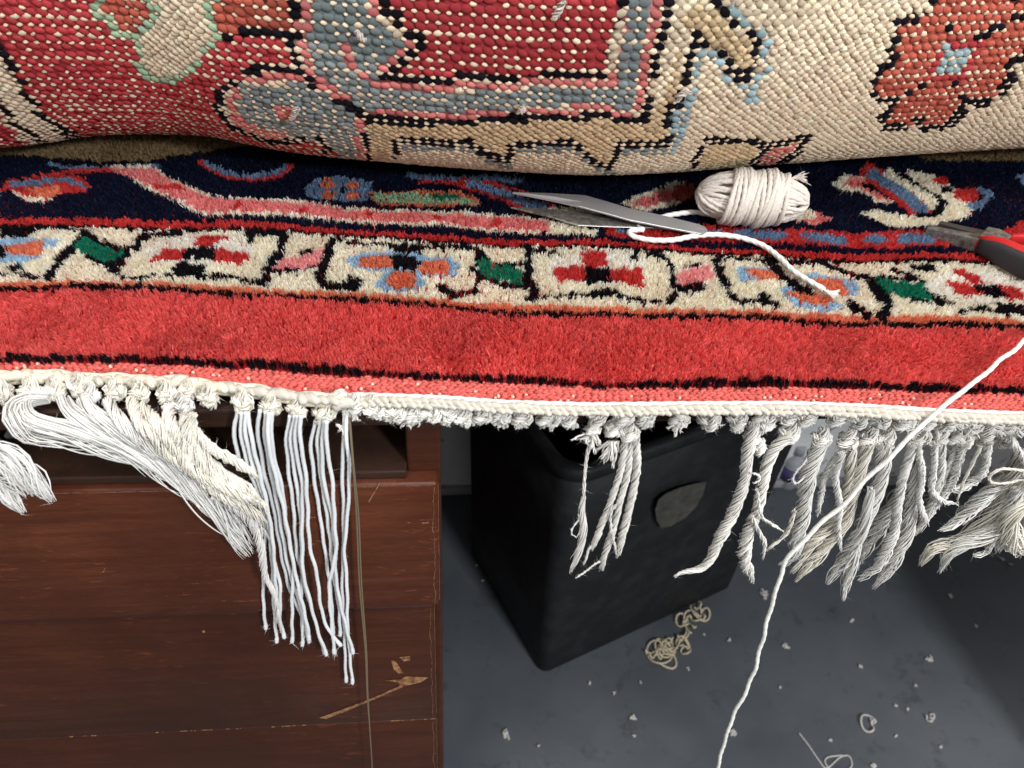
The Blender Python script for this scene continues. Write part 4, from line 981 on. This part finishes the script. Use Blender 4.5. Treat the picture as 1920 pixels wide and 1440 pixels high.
for (kx, ky), kw, kh, ss in groups:
    kk_ = fringe_knot(kx, ky-4, kw, kh, .004, AG)
    for i, pts in enumerate(ss):
        q = B_(pts); q3 = spline([FR(x, y, .006+.0022*i) for x, y in q], 170); q3 += .00018*np.stack([np.sin(np.arange(170)*.31+i), np.cos(np.arange(170)*.23), np.sin(np.arange(170)*.11)], 1)
        V, Q, PL = rope(q3, .00088*np.where(np.arange(170) > 164, 1.25, 1.), 9, 3, .16, .0042); mb = MB(); mb.add(V, Q, PL=PL, C=SC*RNG.uniform(.92, 1.0))
        fuzz(mb, q3[RNG.integers(0, 170, 60)], .0019, SC); fuzz(mb, np.repeat(q3[-1:], 14, 0), .0022, SC, wd=.00008); mb.build('string', M_cot, kk_)
fan(kn[0], 632, 800, 10, 28, 5, .006, .6, .3)
# wisp of cord tails at the join
mb = MB(); bundle(mb, [P(612,748,.005), P(630,738,.0075), P(646,731,.008)], [.0012,.0015,.0012], 16, .0003, 2, .1, .1, col=AG, hairs=30); mb.build('cord_tail', M_cot, rug)
mb = MB(); bundle(mb, [P(618,754,.005), P(634,745,.007), P(652,737,.0075)], [.0011,.0014,.0011], 16, .0003, 2, .1, .1, col=AG, hairs=30); mb.build('cord_tail', M_cot, rug)
# ---- middle: cut stubs
for x, y in ((668,758),(700,764),(740,770),(773,775),(806,770),(840,772),(866,778),(903,776),(940,779),(977,778),(1027,779),(1062,782),(1167,780),(1208,780),(1272,784),(1330,786),(1383,787),(1430,790)):
    kk_ = fringe_knot(x, y+2, RNG.uniform(42, 54), RNG.uniform(36, 46), .005)
    fan(kk_, x+RNG.normal(0, 6), y+14, 34, RNG.uniform(12, 22), 16, .006, RNG.normal(-.1, .45), .8)
# ---- tassels
k1 = fringe_knot(1118, 784, 46, 44); k1b = fringe_knot(1110, 806, 38, 26, .006)
fan(k1b, 1108, 818, 34, 36, 16, .007, 0, 1.0)
strand(k1b, Cc([(395,280),(375,350),(350,500),(340,700)]), [10,8,7,8], 12, .0003, 7, .05, .05)
strand(k1b, Cc([(340,690),(325,760),(335,850),(335,960),(310,1040),(275,1130),(248,1205)]), [9,15,14,16,16,8], 24, .0003, 1.2, .3, .2)
strand(k1b, Cc([(345,810),(310,800),(305,850),(262,900),(262,950),(300,960),(318,900),(322,860)]), [3.6], 6, .00028, 6, .04, .02)
k2 = fringe_knot(1148, 806, 44, 34, .005); fan(k2, 1150, 836, 36, 58, 20, .008, -.1, .25)
k3 = fringe_knot(1178, 812, 48, 36, .006)
for pts, w_ in (([(620,300),(590,500),(510,750),(430,950),(395,1060)], [20,17,16,18,12]), ([(650,300),(640,500),(590,700),(540,900),(480,1080),(455,1190)], [18,16,15,16,18,14]), ([(685,300),(697,500),(650,750),(600,950),(565,1090)], [22,18,18,20,16])):
    strand(k3, Cc(pts), w_, 34, .00034, 4, .12, .14, 0)
strand(k3, Cc([(470,1120),(420,1140),(350,1195),(285,1238)]), [5,5,4], 7, .0003, 4, .1, .05); strand(k3, Cc([(400,1010),(370,1050),(355,1110),(335,1150)]), [6,5,3], 7, .0003, 2, .2, .2)
strand(k3, Cc([(580,720),(530,780),(520,860),(545,1000),(560,1080)]), [8,7,8,4], 9, .0003, 4, .1, .1, v=.009)
k4 = fringe_knot(1412, 822, 40, 44, .006); k4b = fringe_knot(1424, 842, 30, 30, .009)
strand(k4, Cc([(1490,200),(1450,380),(1425,550),(1390,700),(1300,880),(1220,1050),(1140,1170),(1000,1200),(950,1232)]), [22,26,25,25,27,27,24,16,6], 52, .0004, 4, .10, .10, 0, .008, .012)
k5 = fringe_knot(1481, 812, 48, 34, .006)
strand(k5, Cc([(1740,270),(1650,340),(1570,480),(1540,650),(1500,800),(1440,950),(1420,1080),(1480,1275)]), [24,26,26,25,28,34,30,8], 52, .0004, 4, .14, .22, 0, .008, .010)
strand(k5, Cc([(1510,640),(1540,820),(1620,880),(1690,925)]), [7,8,8,4], 10, .0003, 4, .1, .1, v=.014)
strand(k5, Cc([(1470,820),(1530,940),(1560,1000),(1548,1115)]), [9,10,10,5], 14, .0003, 2, .15, .2, v=.013)
strand(k5, Cc([(1480,530),(1520,545),(1525,580),(1480,600)]), [4], 6, .0003, 3, .1, .1, v=.014)
up = [(1437,784),(1475,782),(1509,784),(1567,784),(1609,785),(1650,786),(1692,790),(1731,790),(1781,792),(1820,794),(1862,797),(1898,800),(1940,802),(1985,805),(2030,808)]
for x, y in up: fringe_knot(x, y, RNG.uniform(42, 52), RNG.uniform(30, 40), .004)
E_ = [((1539,824),[([(430,320),(340,540),(310,750),(270,950),(240,1090),(150,1165)],[28,32,32,30,26,10],50,4,.12,0,.008),([(250,780),(200,930),(60,1052)],[9,9,4],10,3,.1,0,.012),([(330,440),(240,560),(260,600),(330,540)],[4],6,3,.1,0,.013)]),
 ((1589,827),[([(580,370),(470,520),(425,700),(410,825)],[15,14,13,10],24,6,.06,3,.009),([(570,400),(525,560),(555,750),(540,900),(565,1055)],[15,14,14,14,8],24,7,.06,3,.013),([(630,350),(625,550),(590,700),(500,870),(350,1020),(225,1205)],[22,22,22,26,26,8],44,4,.14,0,.008)]),
 ((1628,825),[([(745,340),(690,520),(640,700),(590,850),(480,1000),(350,1140),(255,1265)],[24,22,22,24,28,26,6],46,4,.12,0,.010)]),
 ((1659,825),[([(850,340),(840,520),(780,720),(700,900),(620,1060),(520,1200),(470,1280)],[28,27,27,27,30,28,8],56,4,.12,0,.012),([(760,640),(720,900),(660,1050),(600,1230),(580,1395)],[16,18,24,20,6],34,2,.2,0,.015)]),
 ((1720,822),[([(1050,340),(990,530),(950,720),(925,900),(860,1060),(780,1190),(670,1250)],[18,18,18,20,24,26,16],36,7,.07,3,.014),([(1080,350),(1112,550),(1090,720),(1145,885)],[15,14,14,12],24,7,.06,3,.015),([(1060,380),(1050,600),(1020,850),(950,1050),(860,1200),(770,1315)],[22,22,24,26,26,6],44,4,.14,0,.010),([(1000,600),(900,760),(800,900),(700,1050),(640,1160)],[24,30,34,34,20],40,2,.2,0,.003)]),
 ((1759,820),[([(1200,330),(1190,520),(1175,640),(1240,715),(1355,745)],[14,14,14,14,8],22,7,.06,3,.014),([(1240,330),(1235,520),(1200,650),(1150,800),(1050,950)],[18,18,22,24,12],34,4,.12,0,.009)]),
 ((1800,824),[([(1340,340),(1290,480),(1240,600),(1180,760),(1080,900)],[16,15,18,24,14],30,6,.1,0,.008),([(1390,340),(1340,520),(1290,640),(1200,760)],[18,16,18,12],28,6,.1,3,.011)]),
 ((1845,820),[([(1560,320),(1535,480),(1480,570),(1350,640),(1250,665)],[16,16,18,20,12],32,5,.14,0,.012),([(1510,350),(1420,530),(1380,620),(1350,725)],[5,5,4,3],8,4,.1,0,.016)]),
 ((1884,822),[([(1690,290),(1760,380),(1800,440),(1850,560)],[16,16,16,14],24,4,.08,3,.014),([(1790,400),(1730,560),(1650,700),(1500,900),(1350,1000),(1200,1030),(1095,1155)],[30,34,38,36,30,24,6],56,2,.22,0,.008),([(1830,560),(1680,840),(1520,950),(1320,1045),(1235,1200)],[30,36,34,24,8],50,2,.2,0,.012),([(1700,560),(1560,660),(1440,770),(1320,880),(1215,922)],[26,30,28,20,5],40,2,.22,0,.006),
   ([(1830,520),(1660,500),(1560,555),(1620,602),(1830,570)],[5],8,6,.08,0,.018),([(1850,700),(1720,800),(1690,930),(1730,1010),(1850,1030)],[24,34,40,40,36],54,1,.2,0,.016),([(1760,640),(1690,800),(1650,930),(1620,1070)],[20,24,22,6],34,2,.2,0,.014),([(1720,860),(1600,960),(1550,1060),(1455,1085)],[14,14,12,4],18,2,.25,0,.014)]),
 ((1950,822),[([(1930,330),(1900,500),(1860,700),(1820,900),(1850,1050)],[22,26,30,34,20],44,3,.15,0,.006)]),
 ((2010,826),[([(2150,330),(2120,520),(2080,700),(2030,900)],[22,24,26,20],40,4,.12,0,.006)])]
for (kx, ky), ss in E_:
    kk_ = fringe_knot(kx, ky, 44, 36, .007)
    for pts, w_, n, tu, lo, pl_, v in ss:
        strand(kk_, Ee(pts), w_, n, .0004 if n > 12 else .0003, tu*.6, lo*1.9+.04, .34, 0, v, v, WW if RNG.random() < .85 else AG, 150)

# ------------------------------------------------------------------ threads
pts = [P(2080,530,.012), P(2000,584,.012), P(1920,640,.0125), P(1840,706,.012), P(1762,768,.0095)]+[PD(x, y, v) for x, y, v in ((1680,845,.026),(1580,945,.030),(1486,1035,.034),(1462,1085,.036),(1440,1160,.038),(1410,1270,.042),(1372,1350,.046),(1345,1440,.05),(1322,1530,.054),(1310,1600,.056))]
c = spline(pts, 700); c += .00035*np.stack([np.sin(np.arange(700)*.21), np.cos(np.arange(700)*.17), np.sin(np.arange(700)*.13)], 1)
V, Q, PL = rope(c, .00105, 9, 2, .2, .006); mb = MB(); mb.add(V, Q, PL=PL)
o = tag(mb.build('cotton_thread', M_cord), 'long white cotton thread running diagonally over the fringe and hanging down', 'thread')
th = thing('sewing_thread', PD(652, 760, .004), 'doubled thin brown sewing thread hanging in front of the drawers', 'thread')
for off in (0, 1):
    q = B_([(605+off*4,128),(627+off*3,400),(645+off*9,650),(658+off*9,950),(684+off*5,1250),(692+off*3,1440),(705,1620),(716,1800),(722,2050)])
    qq = [P(q[0][0], q[0][1], .004)]+[PD(x, y, .012) for x, y in q[1:]]
    V, Q, PL = rope(spline(qq, 120), .00042, 6, 0); mb = MB(); mb.add(V, Q, PL=PL); mb.build('strand', M_brownthread, th)

# ------------------------------------------------------------------ ball of twine
za = ZT+.0150
e0, e1 = P(1306, 363, za), P(1514, 379, za); bc = (e0+e1)/2; ax_ = e1-e0; hl_ = np.linalg.norm(ax_)/2; ax_ /= np.linalg.norm(ax_)
bz = np.array([0, 0, 1.]); by = np.cross(bz, ax_); by /= np.linalg.norm(by)
ball = thing('twine_hank', bc-[0, 0, za-ZT], 'wound hank of off-white cotton twine with a loose tail on the rug', 'twine')
cr_ = .00125; aL = hl_-.0015; bS = .0135
t = np.linspace(0, 2*np.pi, 26); ph = np.linspace(0, np.pi, 16)
V = np.array([bc+ax_*(aL*.9*math.cos(p_))+by*(bS*.88*math.sin(p_)*math.cos(q_))+bz*(bS*.88*math.sin(p_)*math.sin(q_)) for p_ in ph for q_ in t[:-1]])
n_ = 25; Q = [[i*n_+j, i*n_+(j+1) % n_, (i+1)*n_+(j+1) % n_, (i+1)*n_+j] for i in range(15) for j in range(n_)]
mb = MB(); mb.add(V, Q=Q); mb.build('core', M_twine, ball)
t = np.linspace(0, 2*np.pi, 150, endpoint=False)
for k in range(22):
    psi = np.pi*k/22+RNG.normal(0, .04); sk = .0030*math.sin(k*2.1); jb = RNG.uniform(.97, 1.05)
    r_ = bS*jb*np.abs(np.sin(t))**.75*np.sign(np.sin(t))
    off = sk*np.cos(t)
    twi = .9*np.cos(t)*(1 if k % 2 else .6)
    q = bc+ax_*(aL*RNG.uniform(.95, 1.02)*np.cos(t))[:, None]+by*(r_*np.cos(psi+twi*.4)-off*math.sin(psi))[:, None]+bz*(r_*np.sin(psi+twi*.4)+off*math.cos(psi))[:, None]
    V, Q, _ = rope(q, cr_, 9, 3, .3, .0048, True); mb = MB(); mb.add(V, Q); mb.build('winding', M_twine, ball)
us = np.linspace(-.0135, .0165, 14)
for k, u in enumerate(us):
    for lay in ((0,) if k % 3 else (0, 1)):
        tilt = .22+.10*math.sin(k*1.7)+(.25 if lay else 0); rr_ = bS+.0019+.0006*lay+.0009*math.sin(k*.9)-abs(u)*.05
        q = bc+ax_*(u+rr_*math.sin(tilt)*np.sin(t+.8)*.55+.0006*np.sin(t*2+k))[:, None]+by*(rr_*np.cos(t))[:, None]+bz*(rr_*np.sin(t))[:, None]
        V, Q, _ = rope(q, cr_*1.04, 9, 3, .3, .0048, True); mb = MB(); mb.add(V, Q); mb.build('winding', M_twine, ball)
# frayed end on the right
mb = MB()
for k in range(9):
    bundle(mb, [P(1462, 338, za+.011), P(1482+k, 336-k*.3, za+.012), P(1500+k*1.6, 326+k*2.2, za+.012), P(1514+RNG.normal(0, 3), 321+k*3.4, za+.011)], [.0006,.0006,.0005,.0003], 4, .0002, 2, .2, .2, col=lin((220, 208, 198)), hairs=6)
mb.build('frayed_end', M_cot, ball)
tail = [(1330,402),(1300,398),(1265,402),(1238,408),(1212,416),(1196,424)]
q1 = [P(x, y, ZT+.0012) for x, y in tail]
q2 = [P(x, y, ZT+.0016) for x, y in ((1206,431),(1186,432),(1180,437),(1190,444),(1220,450),(1262,450),(1300,443),(1340,440),(1385,445),(1428,459),(1458,480),(1485,506),(1512,524),(1545,543))]
for nm, q in (('tail', q1+q2[:1]), ('tail', q2)):
    V, Q, PL = rope(spline(q, 320 if len(q) > 8 else 140), .00150, 10, 3, .3, .0052); mb = MB(); mb.add(V, Q, PL=PL); mb.build(nm, M_cord, ball)
mb = MB()
for k in range(12):
    a = (k-5.5)/5.5
    bundle(mb, [P(1538, 540, ZT+.0016), P(1552+a*2, 546+abs(a), ZT+.0016), P(1574-abs(a)*3+a*6, 550-a*9+3, ZT+.0014)], [.0004,.0005,.0003], 4, .0002, 1, .2, .2, col=WW, hairs=4)
mb.build('frayed_tip', M_cot, ball)

# ------------------------------------------------------------------ thread snips
sn = thing('thread_snips', P(1150, 410, ZT), 'small steel spring snips with open pointed blades lying beside the twine', 'snips')
def zl(x, a, b2, z0, z1): return z0+(z1-z0)*np.clip((x-a)/(b2-a), 0, 1)
upz = lambda x: ZT+zl(x, 960, 1320, .0125, .0035)
def plate(name, outline, zf_, th, m, par, crown=None):
    o = [P(x, y, zf_(x)) for x, y in outline]; mb = MB(); prism(mb, o, (0, 0, 1), th)
    return bevelmod(mb.build(name, m, par, False), .00018, 1)
plate('arm', [(1098,366),(1140,378),(1180,390),(1250,405),(1310,420),(1322,425),(1327,431),(1324,436),(1314,438),(1240,424),(1180,412),(1130,398),(1085,386)], upz, .0011, M_steel, sn)
# hollow ground blade: two facets meeting on a ridge
o3 = [P(961, 360, upz(961)-.0004), P(1030, 362, upz(1030)+.0001), P(1098, 366, upz(1098)), P(1085, 386, upz(1085)), P(1030, 373.5, upz(1030)-.0012), P(1036, 368, upz(1036)+.0007), P(1092, 378, upz(1092)+.0006)]
low = [p_-[0, 0, .0011] for p_ in o3[:5]]
mb = MB(); mb.add(o3+low, PL=[[0,5,1],[1,5,6,2],[0,4,5],[4,3,6,5],[2,6,3],[7,8,9,10,11],[0,1,8,7],[1,2,9,8],[3,4,11,10],[4,0,7,11]]); mb.build('blade', M_steel, sn, False)
loz = lambda x: ZT+zl(x, 960, 1230, .0030, .0022)
plate('arm', [(1090,398),(1180,410),(1240,420),(1300,429),(1300,434),(1225,426),(1150,424),(1085,421)], loz, .0011, M_oldsteel, sn)
plate('blade', [(957,388),(1000,389),(1090,397.5),(1085,420.5),(1040,408)], loz, .0010, M_oldsteel, sn)
plate('edge', [(1040,408.5),(1085,421.5),(1150,424.5),(1225,426.5),(1225,427.2),(1150,425.5),(1084,422.6),(1040,409.3)], lambda x: loz(x)+.0001, .0004, M_steel, sn)
# bent spring end joining both arms
ee = P(1318, 431, ZT+.0034); mb = MB()
V, Q, PL = rope(spline([P(1300, 428, upz(1300)-.0008), P(1322, 433, ZT+.0026), P(1318, 436, ZT+.0012), P(1290, 432, ZT+.0016)], 24), .0010, 8, 0); mb.add(V, Q, PL=PL); mb.build('spring', M_steel, sn)

# ------------------------------------------------------------------ pliers
p0 = P(1731, 441, ZT); p1 = P(1925, 512, ZT); lu = p1-p0; lu /= np.linalg.norm(lu); lw = np.array([-lu[1], lu[0], 0])
if lw[1] < 0: lw = -lw                               # lw points away from the camera
pz = ZT+.0005
s2 = np.linalg.norm(P(1780, 460, ZT)-CAM)/FPX
def PL_(u, w_, z): return p0+lu*u+lw*w_+np.array([0, 0, z-ZT])
pliers = thing('pliers', PL_(.05, 0, ZT), 'flat nosed pliers with red and black grips lying on the rug border', 'pliers')
def taper(name, pts, m, th0, th1, par=pliers, bev=.0006):       # outline in (u, w), standing between two heights
    o = [PL_(u, w_, th1) for u, w_ in pts]; mb = MB(); prism(mb, o, (0, 0, 1), th1-th0)
    return bevelmod(mb.build(name, m, par, False), bev, 2)
jl = np.linalg.norm(P(1828, 473, ZT)-p0)
# slope jaws: build as lofted boxes
def loftbox(name, sec, m, par=pliers, bev=.0006, smooth=False):   # sec: (u, w0, w1, z0, z1)
    V = []
    for u, w0, w1, z0, z1 in sec: V += [PL_(u, w0, z0), PL_(u, w1, z0), PL_(u, w1, z1), PL_(u, w0, z1)]
    PLs = [[3, 2, 1, 0], [len(V)-4, len(V)-3, len(V)-2, len(V)-1]]
    for i in range(len(sec)-1):
        for j in range(4): PLs.append([i*4+j, i*4+(j+1) % 4, (i+1)*4+(j+1) % 4, (i+1)*4+j])
    mb = MB(); mb.add(V, PL=PLs); return bevelmod(mb.build(name, m, par, smooth), bev, 2)
loftbox('jaw', [(0, 0, .0045, pz, pz+.0048), (jl*.5, -.0008, .005, pz, pz+.0070), (jl*1.05, -.001, .0075, pz, pz+.0095)], M_oldsteel)
M_joint = mat('dark_steel', (.16, .145, .135), .5, .85)
loftbox('jaw', [(.003, .0128, .0165, pz, pz+.0045), (jl*.5, .0102, .0150, pz, pz+.0065), (jl*1.05, .0080, .0150, pz, pz+.0090)], M_joint)
loftbox('joint', [(jl*.95, -.0006, .0145, pz+.001, pz+.0112), (jl*1.15, -.001, .0155, pz+.001, pz+.0118), (jl*1.4, -.001, .0155, pz+.001, pz+.0105)], M_oldsteel)
def grip(name, sec, m, k=16):                        # sec: (u, w, z, half width, half height)
    mb = MB(); sec = np.array(sec); tt = np.linspace(0, 1, 26); s0_ = np.linspace(0, 1, len(sec))
    sm = spline(sec[:, :3], 26); hw = np.interp(tt, s0_, sec[:, 3]); hh_ = np.interp(tt, s0_, sec[:, 4])
    a = np.linspace(0, 2*np.pi, k, endpoint=False)
    rings = [[PL_(sm[i, 0], sm[i, 1]+hw[i]*np.sign(np.cos(x))*abs(np.cos(x))**.8, sm[i, 2]+hh_[i]*np.sign(np.sin(x))*abs(np.sin(x))**.8) for x in a] for i in range(26)]
    V = np.array(rings).reshape(-1, 3); Q = [[i*k+j, i*k+(j+1) % k, (i+1)*k+(j+1) % k, (i+1)*k+j] for i in range(25) for j in range(k)]
    mb.add(V, Q=Q, PL=[list(range(k))[::-1], list(range(25*k, 26*k))]); return mb.build(name, m, pliers)
zc_ = pz+.0078
grip('handle', [(jl*.97, -.001, zc_-.001, .0015, .004), (jl*1.02, -.0015, zc_, .0034, .0068), (jl*1.3, -.003, zc_+.001, .0045, .0078), (jl*1.9, -.006, zc_, .0050, .0080), (jl*2.8, -.009, zc_, .0050, .0078), (jl*3.7, -.008, zc_, .0046, .0070), (jl*3.9, -.008, zc_, .002, .004)], M_redpl)
grip('grip_pad', [(jl*1.00, -.0040, zc_-.0010, .0012, .0040), (jl*1.08, -.0050, zc_-.0008, .0026, .0062), (jl*1.3, -.0062, zc_-.0002, .0032, .0070), (jl*1.9, -.0094, zc_-.001, .0036, .0072), (jl*2.8, -.0124, zc_-.001, .0036, .0070), (jl*3.6, -.0110, zc_, .0030, .0060), (jl*3.75, -.011, zc_, .001, .003)], M_blkpl)
grip('handle', [(jl*1.36, .0155, zc_-.001, .0015, .003), (jl*1.42, .0165, zc_, .0034, .0050), (jl*1.7, .0190, zc_+.001, .0042, .0062), (jl*2.3, .0225, zc_, .0045, .0066), (jl*3.0, .0235, zc_, .0045, .0066), (jl*3.7, .020, zc_, .0042, .006), (jl*3.85, .0195, zc_, .002, .003)], M_redpl)
V, Q, PL = rope(spline([PL_(jl*1.5+.0012*k, .0075+.0028*math.sin(k*1.3), zc_+.0026*math.cos(k*1.3)) for k in range(16)], 120), .0005, 6, 0); mb = MB(); mb.add(V, Q, PL=PL); mb.build('spring', M_steel, pliers)

# ------------------------------------------------------------------ litter on the floor
rg = np.random.default_rng(11)
def squiggle(mb, px, py, n, wpx, r, col=None, zl_=.001):
    c = P(px, py, ZF); s_ = np.linalg.norm(c-CAM)/FPX; q = [c+[rg.normal(0, wpx*s_*.4), rg.normal(0, wpx*s_*.4), zl_+abs(rg.normal(0, .0010))] for k in range(n)]
    V, Q, PL = rope(spline(q, n*10), r, 6, 2, .25, .006); mb.add(V, Q, PL=PL)
def loops(mb, px, py, n, wpx, r, hz=.006):
    c = P(px, py, ZF); s_ = np.linalg.norm(c-CAM)/FPX; t = np.linspace(0, 1, n*14); a = t*n*rg.uniform(.9, 1.5)+2.2*np.sin(t*n*.8+rg.uniform(0, 6))+rg.uniform(0, 6)
    rad = wpx*s_*(.38+.30*np.sin(t*n*1.1+rg.uniform(0, 6)))
    q = c+np.stack([rad*np.cos(a)+wpx*s_*.35*np.sin(t*5+rg.uniform(0, 6)), rad*np.sin(a)*1.2+wpx*s_*.35*np.sin(t*7+rg.uniform(0, 6)), .0012+hz*np.sin(a*.7+t*9)**2], 1)
    V, Q, PL = rope(q, r, 6, 2, .25, .006); mb.add(V, Q, PL=PL)
tg = thing('yarn_tangle', P(1262, 1215, ZF), 'tangled heap of yellowed yarn scraps on the floor beside the bin', 'yarn')
for x, y, n, w_, r in ((1245,1215,14,34,.0011),(1255,1225,12,36,.0011),(1270,1200,12,26,.0012),(1290,1165,12,26,.0013),(1312,1152,12,24,.0013),(1225,1232,6,16,.0012),(1285,1215,8,18,.0011)):
    mb = MB(); loops(mb, x, y, n, w_, r); mb.build('yarn_scrap', M_tangle, tg)
mb = MB(); V, Q, PL = rope(spline([P(x, y, ZF+.0015) for x, y in ((1232,1240),(1248,1250),(1262,1253),(1268,1244),(1262,1228),(1245,1218))], 60), .0013, 7, 2, .25, .006); mb.add(V, Q, PL=PL); mb.build('yarn_scrap', M_tangle, tg)
t2 = thing('yarn_scrap_curl', P(1580, 1425, ZF), 'curled pale thread scrap with a straight tail on the open floor', 'yarn')
mb = MB(); V, Q, PL = rope(spline([P(x, y, ZF+.0012) for x, y in ((1498,1374),(1515,1396),(1535,1425),(1550,1440),(1575,1420),(1592,1418),(1596,1438),(1570,1450),(1548,1432),(1552,1420),(1580,1416))], 110), .0009, 6, 2, .25, .006); mb.add(V, Q, PL=PL); mb.build('thread', M_lint, t2)
for k, (x, y) in enumerate(((1632,1356),(1742,1352))):
    mb = MB(); loops(mb, x, y, 7, 18 if k < 1 else 13, .0013, .003)
    tag(mb.build('yarn_scrap', M_lint), ('loosely curled clump of white yarn fluff on the open floor', 'small tight clump of white yarn fluff beside the looser clump')[k], 'yarn')
lints = [(947,1378,14),(1187,1345,10),(1189,1381,6),(1374,1376,12),(1472,1212,9),(1743,1235,12),(1430,1112,16),(1367,1200,6),(1462,1290,6),(1613,1252,6),(1677,1322,7),(1714,1285,6),(1636,1437,9),(1200,1280,6),(1218,1140,8),(1557,1388,5),(1290,1254,5),(1595,1165,7),(1320,1190,5),(1780,1118,8),(1830,1175,5),(896,1030,5),(893,1060,4),(905,1090,6),(1700,1330,4),(1105,1282,7),(1150,1300,5),(1880,1050,8),(1895,1060,7),(1860,1040,6),(1762,1400,6),(1010,1400,4),(1680,1380,5)]
for x, y, w_ in lints:
    mb = MB(); c = P(x, y, ZF); s_ = np.linalg.norm(c-CAM)/FPX; m_ = 60
    for k in range(4 if w_ > 8 else 2): squiggle(mb, x+rg.normal(0, w_*.15), y+rg.normal(0, w_*.15), 5, w_*.55, .0006+.00006*w_, zl_=.0008)
    tag(mb.build('lint_scrap', M_lint), *(('tiny lint speck on the floor strip between drawers and bin', 'lint', 'lint specks beside the drawers') if x < 910 else ('larger flake of white lint on the dark floor', 'lint', 'lint flakes on the floor') if w_ > 9 else ('tiny scrap of white lint on the open dark floor', 'lint', 'lint scraps on the floor')))
# bottle and carton at the back wall
bp = P(1470, 896, ZF); bp = bp - np.array([0, .012, 0])
bt = thing('bottle', bp, 'small white plastic bottle with purple label standing behind the fringe', 'bottle')
def lathe(name, prof, c, m, par):
    a = np.linspace(0, 2*np.pi, 28, endpoint=False); n_ = 28
    V = np.array([[c[0]+r*math.cos(x), c[1]+r*math.sin(x), c[2]+z] for r, z in prof for x in a])
    Q = [[i*n_+j, i*n_+(j+1) % n_, (i+1)*n_+(j+1) % n_, (i+1)*n_+j] for i in range(len(prof)-1) for j in range(n_)]
    mb = MB(); mb.add(V, Q=Q, PL=[list(range(n_))[::-1], list(range((len(prof)-1)*n_, len(prof)*n_))]); return mb.build(name, m, par)
lathe('body', [(.014, 0), (.017, .002), (.017, .055), (.015, .062), (.008, .068), (.008, .072)], bp, M_whitepl, bt)
lathe('label', [(.01735, .018), (.01735, .046)], bp, M_purple, bt)
lathe('cap', [(.0095, .0725), (.0095, .088), (.008, .090)], bp, M_whitepl, bt)
cp = P(1535, 872, ZF)
ct = thing('carton', cp, 'small maroon and white carton lying behind the fringe by the wall', 'carton')
def CT(u, v, z): return cp+DX*u+DN*v+np.array([0, 0, z])
mb = MB(); box(mb, (-.03, -.02, 0), (.03, .02, .022), CT, .001); mb.build('body', M_maroon, ct, False)
mb = MB(); prism(mb, [CT(-.02, .0206, .004), CT(.012, .0206, .004), CT(-.004, .0206, .019)], DN, .0004); mb.build('printed_panel', M_whitepl, ct, False)
